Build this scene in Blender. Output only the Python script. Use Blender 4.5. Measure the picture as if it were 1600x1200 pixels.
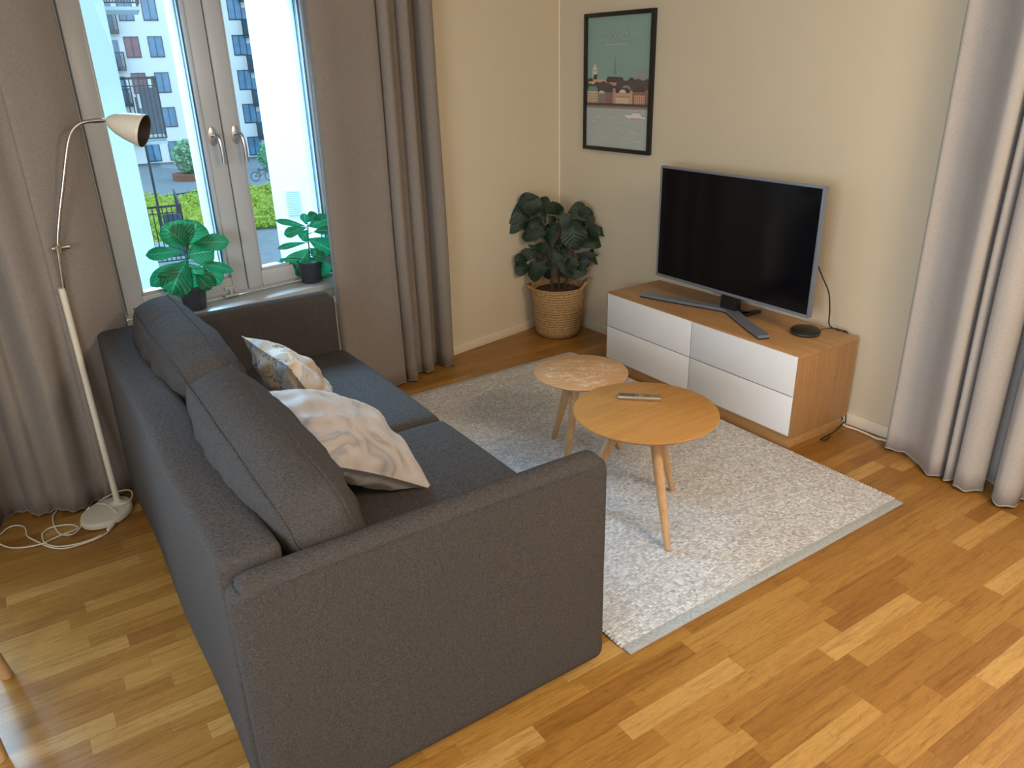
import bpy, bmesh, math, random
from mathutils import Vector, Matrix, noise
S = bpy.context.scene
C = S.collection
for o in list(bpy.data.objects): bpy.data.objects.remove(o)
PI = math.pi
R = math.radians

# ------------------------------------------------------------------ camera
F_PX = 1193.43
PITCH, ROLL = R(22.987), R(-1.567)
def _rz(v, a): return Vector((v.x*math.cos(a)-v.y*math.sin(a), v.x*math.sin(a)+v.y*math.cos(a), v.z))
_fw = Vector((0, math.cos(PITCH), -math.sin(PITCH)))
_up = Vector((0, math.sin(PITCH), math.cos(PITCH)))
_sd = Vector((1, 0, 0))
_sd, _up = _sd*math.cos(ROLL)+_up*math.sin(ROLL), -_sd*math.sin(ROLL)+_up*math.cos(ROLL)
_TH = PI/2 - math.atan2(math.sin(R(54.186)), -math.cos(R(54.186)))
_sd, _up, _fw = _rz(_sd, _TH), _rz(_up, _TH), _rz(_fw, _TH)
CAM = Vector((-3.2330, -3.8940, 1.65))
cam_data = bpy.data.cameras.new('camera')
cam = bpy.data.objects.new('camera', cam_data); C.objects.link(cam)
cam_data.sensor_fit = 'HORIZONTAL'; cam_data.sensor_width = 36.0
cam_data.lens = 36.0*F_PX/1600.0
cam_data.clip_start = 0.05; cam_data.clip_end = 400
m3 = Matrix((_sd, _up, -_fw)).transposed()
cam.matrix_world = Matrix.Translation(CAM) @ m3.to_4x4()
S.camera = cam

# helpers that turn a measured direction into a place in the room
def ray(px, py): return _fw + _sd*((px-800)/F_PX) - _up*((py-600)/F_PX)
def at_z(px, py, z=0.0):
    d = ray(px, py); return CAM + d*((z-CAM.z)/d.z)
def at_plane(px, py, p, n):
    d = ray(px, py); return CAM + d*((p-CAM).dot(n)/d.dot(n))
_wa = R(45.57); WD = _rz(Vector((math.sin(_wa), math.cos(_wa), 0)), _TH)      # along the window wall towards the corner
WN = Vector((WD.y, -WD.x, 0))                                                   # window wall normal, into the room
_ca = R(56.93)
CX = _rz(Vector((math.sin(_ca), math.cos(_ca), 0)), _TH)                        # furniture axes, a little off the TV wall
CY = _rz(Vector((-math.cos(_ca), math.sin(_ca), 0)), _TH)
ANG_F = math.atan2(CX.y, CX.x)
ANG_W = math.atan2(WD.y, WD.x)

# ------------------------------------------------------------------ colour management
S.view_settings.view_transform = 'Standard'; S.view_settings.look = 'None'
S.view_settings.gamma = 1.0; S.view_settings.use_curve_mapping = False
S.view_settings.exposure = 0.0

# ------------------------------------------------------------------ world and daylight
W = bpy.data.worlds.new('overcast_sky'); S.world = W; W.use_nodes = True
bg = W.node_tree.nodes['Background']
bg.inputs[0].default_value = (0.80, 0.93, 1.0, 1); bg.inputs[1].default_value = 2.05

def area(name, loc, target, sx, sy, power, col, spread=PI):
    l = bpy.data.lights.new(name, 'AREA'); l.shape = 'RECTANGLE'; l.size = sx; l.size_y = sy
    l.energy = power; l.color = col; l.spread = spread
    o = bpy.data.objects.new(name, l); C.objects.link(o); o.location = loc
    o.rotation_euler = (Vector(target)-Vector(loc)).to_track_quat('-Z', 'Y').to_euler()
    return o
# sky high over the courtyard, reaching in through the window
area('sky_light_courtyard', (-2.6, 4.6, 6.6), (-2.3, 0.0, 1.1), 6.0, 4.5, 5400, (0.48, 0.74, 1.0))
# balcony door beside the window, left of the left curtain
area('daylight_balcony_door', (-4.15, -0.52, 1.25), (-4.0, -2.4, 0.9), 1.0, 1.9, 58, (0.52, 0.75, 1.0))
# window in the right wall, beyond the frame
area('daylight_right_window', (-0.06, -4.0, 1.4), (-1.4, -4.0, 1.1), 1.3, 1.7, 16, (0.85, 0.92, 1.0))
# added fill from the left, then ceiling lamps over the dining end of the room
area('added_left_fill', (-5.15, -4.1, 1.45), (-1.0, -2.6, 0.8), 1.5, 1.2, 80, (0.82, 0.90, 1.0))  # fill light added to brighten the cabinet fronts and right wall
area('ceiling_lamp_light', (-1.35, -4.35, 2.36), (-1.0, -3.2, 0), 0.8, 0.8, 84, (1.0, 0.78, 0.54))
area('ceiling_lamp_light_rear', (-3.6, -5.2, 2.36), (-3.0, -3.6, 0), 0.8, 0.8, 34, (1.0, 0.80, 0.58))

# ------------------------------------------------------------------ node helpers
class NT:
    def __init__(s, m):
        s.t = m.node_tree; s.t.nodes.clear()
        s.out = s.n('ShaderNodeOutputMaterial')
    def n(s, k, **kw):
        nd = s.t.nodes.new(k)
        for a, b in kw.items(): setattr(nd, a, b)
        return nd
    def lk(s, a, b): s.t.links.new(a, b)
    def put(s, sock, v):
        if hasattr(v, 'links') or isinstance(v, bpy.types.NodeSocket): s.lk(v, sock)
        else: sock.default_value = v
    def m(s, op, a, b=None, c=None):
        nd = s.n('ShaderNodeMath', operation=op); s.put(nd.inputs[0], a)
        if b is not None: s.put(nd.inputs[1], b)
        if c is not None: s.put(nd.inputs[2], c)
        return nd.outputs[0]
    def xyz(s, v):
        nd = s.n('ShaderNodeSeparateXYZ'); s.lk(v, nd.inputs[0]); return nd.outputs
    def vec(s, x, y, z):
        nd = s.n('ShaderNodeCombineXYZ')
        for i, q in enumerate((x, y, z)): s.put(nd.inputs[i], q)
        return nd.outputs[0]
    def co(s, which='Object'):
        return s.n('ShaderNodeTexCoord').outputs[which]
    def mapg(s, v, scale=(1,1,1), rot=(0,0,0), loc=(0,0,0)):
        nd = s.n('ShaderNodeMapping'); s.lk(v, nd.inputs[0])
        nd.inputs['Scale'].default_value = scale; nd.inputs['Rotation'].default_value = rot; nd.inputs['Location'].default_value = loc
        return nd.outputs[0]
    def noise(s, v, sc=5, det=2, rough=0.5, dist=0.0):
        nd = s.n('ShaderNodeTexNoise'); s.lk(v, nd.inputs['Vector'])
        nd.inputs['Scale'].default_value = sc; nd.inputs['Detail'].default_value = det
        nd.inputs['Roughness'].default_value = rough; nd.inputs['Distortion'].default_value = dist
        return nd.outputs[0]
    def white(s, v):
        nd = s.n('ShaderNodeTexWhiteNoise', noise_dimensions='3D'); s.lk(v, nd.inputs[0]); return nd.outputs[0]
    def voro(s, v, sc, feat='F1', rnd=1.0):
        nd = s.n('ShaderNodeTexVoronoi', feature=feat); s.lk(v, nd.inputs['Vector'])
        nd.inputs['Scale'].default_value = sc; nd.inputs['Randomness'].default_value = rnd
        return (nd.outputs[0], nd.outputs[1])
    def ramp(s, f, stops, interp='LINEAR'):
        nd = s.n('ShaderNodeValToRGB'); s.lk(f, nd.inputs[0]); cr = nd.color_ramp; cr.interpolation = interp
        while len(cr.elements) < len(stops): cr.elements.new(0.5)
        for e, (p, c) in zip(cr.elements, stops): e.position = p; e.color = (c[0], c[1], c[2], 1)
        return nd.outputs[0]
    def mix(s, f, a, b, mode='MIX'):
        nd = s.n('ShaderNodeMixRGB', blend_type=mode); s.put(nd.inputs[0], f)
        for i, q in ((1, a), (2, b)):
            if isinstance(q, tuple): nd.inputs[i].default_value = (q[0], q[1], q[2], 1)
            else: s.lk(q, nd.inputs[i])
        return nd.outputs[0]
    def bump(s, h, strength=0.3, dist=0.01):
        nd = s.n('ShaderNodeBump'); s.lk(h, nd.inputs['Height'])
        nd.inputs['Strength'].default_value = strength; nd.inputs['Distance'].default_value = dist
        return nd.outputs[0]
    def bsdf(s, col, rough=0.5, metal=0.0, normal=None, spec=0.5, sheen=0.0, coat=0.0, **kw):
        p = s.n('ShaderNodeBsdfPrincipled')
        if isinstance(col, tuple): p.inputs['Base Color'].default_value = (col[0], col[1], col[2], 1)
        else: s.lk(col, p.inputs['Base Color'])
        s.put(p.inputs['Roughness'], rough); p.inputs['Metallic'].default_value = metal
        p.inputs['Specular IOR Level'].default_value = spec
        p.inputs['Sheen Weight'].default_value = sheen; p.inputs['Coat Weight'].default_value = coat
        for k, v in kw.items(): p.inputs[k.replace('_', ' ')].default_value = v
        if normal is not None: s.lk(normal, p.inputs['Normal'])
        s.lk(p.outputs[0], s.out.inputs[0]); return p
def newmat(name):
    m = bpy.data.materials.new(name); m.use_nodes = True; return m, NT(m)
def plain(name, col, rough=0.5, metal=0.0, var=0.04, vs=8, spec=0.5, **kw):
    m, t = newmat(name)
    n = t.noise(t.co(), vs, 3)
    c = t.mix(n, tuple(x*(1-var) for x in col), tuple(min(1, x*(1+var)) for x in col))
    t.bsdf(c, rough, metal, spec=spec, **kw); return m

# ------------------------------------------------------------------ materials
def mat_floor():
    m, t = newmat('oak_parquet')
    v = t.mapg(t.co(), rot=(0, 0, -ANG_F)); x, y, z = t.xyz(v)
    w = 0.0645
    row = t.m('FLOOR', t.m('DIVIDE', y, w))
    r1 = t.white(t.vec(row, 3.3, 1.0)); r2 = t.white(t.vec(row, 9.1, 5.0))
    ln = t.m('MULTIPLY_ADD', r2, 0.22, 0.34)
    u = t.m('DIVIDE', t.m('MULTIPLY_ADD', r1, 7.0, t.m('ADD', x, 20.0)), ln)
    blk = t.m('FLOOR', u)
    rnd = t.white(t.vec(row, blk, 2.0)); rnd2 = t.white(t.vec(row, blk, 7.0))
    base = t.ramp(rnd, [(0, (0.260, 0.112, 0.020)), (0.25, (0.310, 0.142, 0.026)), (0.6, (0.355, 0.172, 0.034)), (0.88, (0.400, 0.204, 0.045)), (1, (0.49, 0.280, 0.082))])
    gv = t.vec(t.m('MULTIPLY_ADD', rnd, 13, t.m('MULTIPLY', x, 5.0)), t.m('MULTIPLY_ADD', rnd2, 17, t.m('MULTIPLY', y, 70.0)), rnd2)
    grain = t.noise(gv, 1.0, 5, 0.62, 0.6)
    gv2 = t.vec(t.m('MULTIPLY_ADD', rnd2, 9, t.m('MULTIPLY', x, 2.2)), t.m('MULTIPLY_ADD', rnd, 11, t.m('MULTIPLY', y, 20.0)), rnd)
    swirl = t.noise(gv2, 1.3, 2, 0.5, 1.0)
    rings = t.m('ABSOLUTE', t.m('SINE', t.m('MULTIPLY', swirl, 42)))
    rings = t.m('POWER', rings, 0.6)
    fine = t.noise(t.vec(t.m('MULTIPLY', x, 30), t.m('MULTIPLY', y, 520), 0), 1.0, 2, 0.6)
    c = t.mix(1.0, base, t.ramp(grain, [(0.28, (0.70, 0.62, 0.52)), (0.5, (1, 1, 1)), (0.75, (1.12, 1.14, 1.16))]), 'MULTIPLY')
    c = t.mix(0.50, c, t.ramp(rings, [(0, (0.55, 0.50, 0.44)), (0.5, (1, 1, 1)), (1, (1.05, 1.05, 1.05))]), 'MULTIPLY')
    c = t.mix(0.42, c, t.ramp(fine, [(0.3, (0.62, 0.56, 0.5)), (0.6, (1.05, 1.05, 1.05))]), 'MULTIPLY')
    fy = t.m('FRACT', t.m('DIVIDE', y, w)); fx = t.m('FRACT', u)
    ey = t.m('MINIMUM', fy, t.m('SUBTRACT', 1.0, fy)); ex = t.m('MULTIPLY', t.m('MINIMUM', fx, t.m('SUBTRACT', 1.0, fx)), 6.5)
    e = t.m('MINIMUM', ey, ex)
    f3 = t.m('FRACT', t.m('DIVIDE', y, w*3)); e3 = t.m('MINIMUM', f3, t.m('SUBTRACT', 1.0, f3))
    seam = t.m('MULTIPLY', t.m('LESS_THAN', e, 0.010), 0.35)
    seam3 = t.m('MULTIPLY', t.m('LESS_THAN', e3, 0.004), 0.55)
    sm = t.m('MAXIMUM', seam, seam3)
    c = t.mix(sm, c, (0.10, 0.045, 0.016))
    hgt = t.m('SUBTRACT', t.m('MULTIPLY', grain, 0.5), sm)
    t.bsdf(c, t.m('MULTIPLY_ADD', grain, 0.15, 0.27), normal=t.bump(hgt, 0.12, 0.002), spec=0.45)
    return m
def mat_wood(name, dark, light, axis='x', sc=1.0, rough=0.4):
    m, t = newmat(name)
    x, y, z = t.xyz(t.co())
    if axis == 'x': a, b, d = x, y, z
    elif axis == 'y': a, b, d = y, x, z
    else: a, b, d = z, x, y
    g = t.noise(t.vec(t.m('MULTIPLY', a, 3*sc), t.m('MULTIPLY', b, 45*sc), t.m('MULTIPLY', d, 45*sc)), 1.0, 5, 0.6, 0.5)
    s2 = t.noise(t.vec(t.m('MULTIPLY', a, 1.4*sc), t.m('MULTIPLY', b, 11*sc), t.m('MULTIPLY', d, 11*sc)), 1.0, 2, 0.5, 0.8)
    rings = t.m('ABSOLUTE', t.m('SINE', t.m('MULTIPLY', s2, 34)))
    fine = t.noise(t.vec(t.m('MULTIPLY', a, 22*sc), t.m('MULTIPLY', b, 420*sc), t.m('MULTIPLY', d, 420*sc)), 1.0, 2, 0.6)
    c = t.ramp(g, [(0.25, dark), (0.75, light)])
    c = t.mix(0.18, c, t.ramp(rings, [(0, (0.6, 0.55, 0.5)), (0.45, (1, 1, 1))]), 'MULTIPLY')
    c = t.mix(0.22, c, t.ramp(fine, [(0.3, (0.65, 0.58, 0.5)), (0.6, (1.05, 1.05, 1.05))]), 'MULTIPLY')
    t.bsdf(c, rough, normal=t.bump(g, 0.05, 0.001), spec=0.4)
    return m
def mat_fabric(name, c1, c2, sc=1.0, bump=0.5, rough=0.95, sheen=0.25, extra=None):
    m, t = newmat(name)
    v = t.co()
    a = t.noise(t.mapg(v, (150*sc, 150*sc, 900*sc)), 1.0, 2, 0.6)
    b = t.noise(t.mapg(v, (900*sc, 900*sc, 150*sc), loc=(3, 1, 2)), 1.0, 2, 0.6)
    k = t.noise(v, 4, 3, 0.6)
    h = t.m('ADD', t.m('MULTIPLY', a, 0.5), t.m('MULTIPLY', b, 0.5))
    c = t.ramp(h, [(0.38, c1), (0.60, c2)])
    c = t.mix(0.5, c, t.ramp(k, [(0.3, (0.94, 0.94, 0.94)), (0.7, (1.04, 1.04, 1.04))]), 'MULTIPLY')
    if extra: c = extra(t, v, c)
    t.bsdf(c, rough, normal=t.bump(h, bump, 0.0015), spec=0.15, sheen=sheen)
    return m
def mat_rug():
    m, t = newmat('woven_wool')
    v = t.co()
    wob = t.noise(v, 14, 2)
    vv = t.mapg(v, (1/0.0125, 1/0.0100, 1.0))
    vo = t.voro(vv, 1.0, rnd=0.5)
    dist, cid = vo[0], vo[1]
    rx = t.xyz(cid)
    rnd = rx[0]; rnd2 = rx[1]
    big = t.noise(t.mapg(v, (1.2, 7.0, 1.0)), 2.5, 3, 0.6)
    c = t.ramp(rnd, [(0.0, (0.43, 0.41, 0.385)), (0.3, (0.53, 0.515, 0.49)), (0.7, (0.61, 0.60, 0.58)), (1.0, (0.72, 0.71, 0.695))])
    c = t.mix(0.6, c, t.ramp(big, [(0.3, (0.85, 0.83, 0.80)), (0.62, (1.05, 1.05, 1.06))]), 'MULTIPLY')
    c = t.mix(t.m('MULTIPLY', t.m('GREATER_THAN', rnd2, 0.985), t.m('MULTIPLY', rnd, 0.8)), c, (0.15, 0.13, 0.12))
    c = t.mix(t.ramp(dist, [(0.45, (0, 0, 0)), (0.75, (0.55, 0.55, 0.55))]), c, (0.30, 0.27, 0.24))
    h = t.m('SUBTRACT', 1.0, t.m('POWER', dist, 2.0))
    t.bsdf(c, 0.95, normal=t.bump(h, 0.8, 0.005), spec=0.1, sheen=0.15)
    return m
def mat_wall(name, col):
    m, t = newmat(name)
    v = t.co()
    n = t.noise(v, 3, 3); f = t.noise(v, 260, 3, 0.6)
    c = t.mix(n, tuple(q*0.97 for q in col), tuple(min(1, q*1.02) for q in col))
    t.bsdf(c, 0.75, normal=t.bump(f, 0.05, 0.001), spec=0.25)
    return m
def mat_basket():
    m, t = newmat('braided_seagrass')
    v = t.co(); x, y, z = t.xyz(v)
    ang = t.m('ARCTAN2', y, x)
    n = t.noise(t.vec(t.m('MULTIPLY', ang, 9.0), t.m('MULTIPLY', z, 110.0), 0.0), 1.0, 4, 0.7, 0.4)
    n2 = t.noise(t.vec(t.m('MULTIPLY', ang, 30.0), t.m('MULTIPLY', z, 300.0), 2.0), 1.0, 2, 0.6)
    ring = t.m('ABSOLUTE', t.m('SINE', t.m('MULTIPLY', z, PI/0.0165)))
    c = t.ramp(n, [(0.25, (0.24, 0.135, 0.055)), (0.5, (0.46, 0.29, 0.13)), (0.75, (0.68, 0.49, 0.26))])
    c = t.mix(0.45, c, t.ramp(ring, [(0.0, (0.45, 0.42, 0.4)), (0.4, (1, 1, 1))]), 'MULTIPLY')
    hh = t.m('ADD', t.m('ADD', ring, t.m('MULTIPLY', n, 1.2)), t.m('MULTIPLY', n2, 0.7))
    t.bsdf(c, 0.8, normal=t.bump(hh, 0.8, 0.005), spec=0.2)
    return m
def mat_leaf(name, dark, light, vein, rough=0.32, trans=0.0):
    m, t = newmat(name)
    uv = t.co('UV'); x, y, z = t.xyz(uv)             # x across -1..1 as 0..1, y along 0..1
    ax = t.m('ABSOLUTE', t.m('SUBTRACT', x, 0.5))
    mid = t.m('LESS_THAN', ax, 0.022)
    ph = t.m('SUBTRACT', t.m('MULTIPLY', y, 8.0), t.m('MULTIPLY', ax, 4.5))
    side = t.m('ABSOLUTE', t.m('SUBTRACT', t.m('FRACT', ph), 0.5))
    sv = t.m('LESS_THAN', side, 0.045)
    n = t.noise(t.co(), 22, 3)
    c = t.mix(n, dark, light)
    c = t.mix(t.m('MULTIPLY', sv, 0.45), c, vein)
    c = t.mix(t.m('MULTIPLY', mid, 0.8), c, vein)
    hh = t.m('SUBTRACT', t.m('MULTIPLY', side, 1.5), mid)
    p = t.bsdf(c, rough, normal=t.bump(hh, 0.5, 0.004), spec=0.5)
    if trans > 0:
        tr = t.n('ShaderNodeBsdfTranslucent'); t.lk(c, tr.inputs[0])
        mx = t.n('ShaderNodeMixShader'); mx.inputs[0].default_value = trans
        t.lk(p.outputs[0], mx.inputs[1]); t.lk(tr.outputs[0], mx.inputs[2]); t.lk(mx.outputs[0], t.out.inputs[0])
    return m
def mat_glass(name, tint, refl=0.06):
    m, t = newmat(name)
    tr = t.n('ShaderNodeBsdfTransparent'); tr.inputs[0].default_value = (*tint, 1)
    gl = t.n('ShaderNodeBsdfGlossy'); gl.inputs['Roughness'].default_value = 0.02
    fr = t.n('ShaderNodeFresnel'); fr.inputs[0].default_value = 1.35
    mx = t.n('ShaderNodeMixShader'); t.lk(fr.outputs[0], mx.inputs[0])
    t.lk(tr.outputs[0], mx.inputs[1]); t.lk(gl.outputs[0], mx.inputs[2]); t.lk(mx.outputs[0], t.out.inputs[0])
    return m
def mat_floral():
    m, t = newmat('botanical_print')
    v = t.co(); x, y, z = t.xyz(v)
    d = t.noise(v, 9, 2); vv = t.vec(t.m('MULTIPLY_ADD', d, 0.12, x), t.m('MULTIPLY_ADD', d, 0.10, y), z)
    cells = t.voro(vv, 9.0)
    a = t.m('MULTIPLY', t.noise(vv, 5, 1), 1.0)
    ray_ = t.m('SINE', t.m('MULTIPLY', t.m('ADD', t.m('ADD', x, y), t.m('MULTIPLY', cells[0], 1.2)), 190.0))
    mask = t.m('GREATER_THAN', cells[0], 0.30)
    line = t.m('MULTIPLY', t.m('GREATER_THAN', ray_, 0.45), t.m('LESS_THAN', cells[0], 0.55))
    blk = t.m('GREATER_THAN', t.noise(v, 13, 4, 0.7, 1.5), 0.60)
    c = t.ramp(a, [(0.35, (0.70, 0.64, 0.55)), (0.48, (0.72, 0.69, 0.65)), (0.56, (0.62, 0.42, 0.22)), (0.62, (0.55, 0.60, 0.66)), (0.75, (0.74, 0.70, 0.64))])
    c = t.mix(t.m('MULTIPLY', line, 0.8), c, (0.05, 0.045, 0.045))
    c = t.mix(t.m('MULTIPLY', blk, 0.75), c, (0.06, 0.05, 0.045))
    t.bsdf(c, 0.8, normal=t.bump(t.noise(v, 300, 2), 0.2, 0.001), spec=0.2, sheen=0.2)
    return m
def mat_satin():
    m, t = newmat('pale_leaf_print_satin')
    v = t.co(); n = t.noise(v, 5, 2, 0.5, 1.2)
    band = t.m('ABSOLUTE', t.m('SUBTRACT', t.m('FRACT', t.m('MULTIPLY', n, 4)), 0.5))
    c = t.ramp(band, [(0.0, (0.26, 0.245, 0.235)), (0.10, (0.36, 0.31, 0.275)), (0.25, (0.43, 0.36, 0.31)), (0.5, (0.48, 0.41, 0.36))])
    t.bsdf(c, 0.42, normal=t.bump(t.noise(v, 25, 3), 0.15, 0.004), spec=0.5, sheen=0.4)
    return m

M = {}
M['floor'] = mat_floor()
M['wall'] = mat_wall('warm_white_wall_paint', (0.665, 0.580, 0.430))
M['ceiling'] = mat_wall('ceiling_paint', (0.80, 0.77, 0.72))
M['trim'] = plain('painted_trim', (0.76, 0.68, 0.52), 0.45, var=0.02)
M['caulk'] = plain('corner_caulk', (0.86, 0.78, 0.64), 0.6, var=0.02)
M['white_lacquer'] = plain('white_lacquer', (0.86, 0.875, 0.90), 0.35, var=0.01)
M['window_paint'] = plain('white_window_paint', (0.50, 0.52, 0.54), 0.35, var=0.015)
M['outer_frame'] = plain('outer_window_frame', (0.88, 0.90, 0.91), 0.4, var=0.015)
M['seal'] = plain('rubber_seal', (0.035, 0.045, 0.055), 0.6)
M['steel'] = plain('brushed_steel', (0.56, 0.56, 0.57), 0.28, 1.0, var=0.03)
M['glass'] = mat_glass('window_glass', (0.83, 0.945, 1.0))
M['sill'] = plain('pale_stone_sill', (0.48, 0.47, 0.45), 0.35, var=0.12, vs=60)
M['radiator'] = plain('radiator_enamel', (0.80, 0.78, 0.73), 0.4, var=0.02)
M['oak_cabinet'] = mat_wood('oak_cabinet_veneer', (0.36, 0.185, 0.070), (0.50, 0.29, 0.125), 'y')
M['oak_side'] = mat_wood('oak_cabinet_side', (0.33, 0.17, 0.065), (0.44, 0.25, 0.11), 'z')
M['oak_table'] = mat_wood('oiled_oak_top', (0.40, 0.180, 0.042), (0.55, 0.285, 0.085), 'x', 0.9, 0.36)
M['oak_leg'] = mat_wood('turned_oak', (0.50, 0.29, 0.13), (0.64, 0.41, 0.21), 'z', 1.5, 0.45)
def worn_top():
    m, t = newmat('worn_oak_top')
    x, y, z = t.xyz(t.co())
    g = t.noise(t.vec(t.m('MULTIPLY', x, 45), t.m('MULTIPLY', y, 3), 0.0), 1.0, 5, 0.6, 0.5)
    c = t.ramp(g, [(0.25, (0.48, 0.26, 0.12)), (0.75, (0.62, 0.38, 0.19))])
    v = t.co()
    st = t.noise(t.mapg(v, (75, 28, 1)), 1.0, 5, 0.8, 1.0)
    area_ = t.noise(v, 11, 3, 0.6)
    msk = t.m('MULTIPLY', t.ramp(st, [(0.50, (0, 0, 0)), (0.62, (1, 1, 1))]), t.ramp(area_, [(0.38, (0, 0, 0)), (0.56, (1, 1, 1))]))
    r = t.m('SQRT', t.m('ADD', t.m('POWER', t.m('ADD', x, 0.02), 2.0), t.m('POWER', t.m('SUBTRACT', y, 0.0), 2.0)))
    inside = t.ramp(r, [(0.15, (1, 1, 1)), (0.185, (0, 0, 0))])
    ring = t.m('MULTIPLY', t.m('LESS_THAN', t.m('ABSOLUTE', t.m('SUBTRACT', r, 0.062)), 0.0035), t.m('GREATER_THAN', t.noise(v, 30, 3, 0.7), 0.52))
    k = t.m('MULTIPLY', t.m('MAXIMUM', msk, t.m('MULTIPLY', ring, t.m('GREATER_THAN', area_, 0.46))), inside)
    c = t.mix(t.m('MULTIPLY', k, 0.85), c, (0.86, 0.77, 0.66))
    t.bsdf(c, 0.45, spec=0.4); return m
M['worn_top'] = worn_top()
M['rug'] = mat_rug()
M['binding'] = mat_fabric('grey_rug_binding', (0.28, 0.29, 0.275), (0.42, 0.43, 0.41), 0.6, 0.4)
M['sofa'] = mat_fabric('charcoal_weave', (0.036, 0.031, 0.028), (0.088, 0.076, 0.068), 1.0, 0.4, sheen=0.0)
M['sofa_pipe'] = mat_fabric('charcoal_piping', (0.030, 0.025, 0.023), (0.085, 0.074, 0.067), 0.8, 0.3, sheen=0.0)
M['feet'] = plain('black_plastic', (0.02, 0.02, 0.02), 0.5)
M['curtain'] = mat_fabric('taupe_linen_weave', (0.205, 0.176, 0.150), (0.275, 0.238, 0.206), 0.8, 0.25, sheen=0.1)
M['curtain_pale'] = mat_fabric('pale_grey_linen_weave', (0.37, 0.34, 0.315), (0.46, 0.43, 0.405), 0.8, 0.25, sheen=0.1)
M['floral'] = mat_floral(); M['satin'] = mat_satin()
M['tv_bezel'] = plain('blue_grey_metal', (0.22, 0.26, 0.33), 0.32, 0.35, var=0.03)
M['screen'] = plain('black_glass_screen', (0.004, 0.004, 0.006), 0.10, var=0.0, spec=0.45)
M['black'] = plain('matt_black_plastic', (0.012, 0.012, 0.013), 0.38)
M['cream'] = plain('cream_enamel', (0.66, 0.60, 0.49), 0.35, var=0.02)
M['chrome'] = plain('satin_chrome', (0.50, 0.46, 0.40), 0.22, 1.0, var=0.02)
M['shade_in'] = plain('dark_bronze_lining', (0.045, 0.035, 0.030), 0.5)
M['bulb'] = plain('frosted_bulb', (0.70, 0.70, 0.68), 0.25)
M['cord'] = plain('cream_cord', (0.74, 0.68, 0.56), 0.5)
M['basket'] = mat_basket()
M['soil'] = plain('dark_soil', (0.075, 0.035, 0.02), 0.95, var=0.5, vs=60)
M['bark'] = plain('slim_bark', (0.05, 0.04, 0.025), 0.85, var=0.3, vs=40)
M['fig_leaf'] = mat_leaf('fiddle_leaf_dark', (0.006, 0.019, 0.009), (0.016, 0.040, 0.018), (0.045, 0.075, 0.04), 0.5)
M['sill_leaf'] = mat_leaf('broad_leaf_green', (0.006, 0.14, 0.050), (0.02, 0.30, 0.11), (0.12, 0.48, 0.26), 0.38, 0.45)
M['pot'] = plain('charcoal_pot', (0.035, 0.04, 0.048), 0.4, var=0.25, vs=90)
M['remote'] = plain('silver_gold_plastic', (0.46, 0.40, 0.31), 0.3, 0.7)
M['remote_dark'] = plain('remote_grey', (0.13, 0.12, 0.10), 0.35, 0.3)
M['frame_black'] = plain('black_picture_frame', (0.010, 0.009, 0.009), 0.4)
M['white_cable'] = plain('white_cable', (0.72, 0.66, 0.55), 0.5)

# ------------------------------------------------------------------ mesh helpers
def link(name, bm, mat, parent=None, smooth=True, angle=40):
    me = bpy.data.meshes.new(name)
    bmesh.ops.recalc_face_normals(bm, faces=bm.faces[:])
    bm.to_mesh(me); bm.free()
    for mm in (mat if isinstance(mat, (list, tuple)) else [mat]): me.materials.append(mm)
    if smooth:
        for p in me.polygons: p.use_smooth = True
        try: me.set_sharp_from_angle(angle=R(angle))
        except Exception: pass
    o = bpy.data.objects.new(name, me); C.objects.link(o)
    if parent: o.parent = parent
    return o
def tag(o, label=None, cat=None, group=None, kind=None):
    if label: o['label'] = label
    if cat: o['category'] = cat
    if group: o['group'] = group
    if kind: o['kind'] = kind
    return o
def struct(o): o['kind'] = 'structure'; return o
def thing(name, label, cat, loc=(0,0,0), rz=0.0, group=None):
    o = bpy.data.objects.new(name, None); C.objects.link(o); o.empty_display_size = 0.1
    o.location = loc; o.rotation_euler = (0, 0, rz)
    return tag(o, label, cat, group)
def NB(): return bmesh.new()
def box(bm, x0, x1, y0, y1, z0, z1, bev=0.0, seg=2, mi=0):
    r = bmesh.ops.create_cube(bm, size=1.0)
    vs = r['verts']
    for v in vs: v.co = Vector(((x0+x1)/2+v.co.x*(x1-x0), (y0+y1)/2+v.co.y*(y1-y0), (z0+z1)/2+v.co.z*(z1-z0)))
    fs = set(f for v in vs for f in v.link_faces)
    for f in fs: f.material_index = mi
    if bev > 0:
        es = list(set(e for v in vs for e in v.link_edges))
        bmesh.ops.bevel(bm, geom=es, offset=bev, segments=seg, profile=0.5, affect='EDGES')
    return bm
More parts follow.
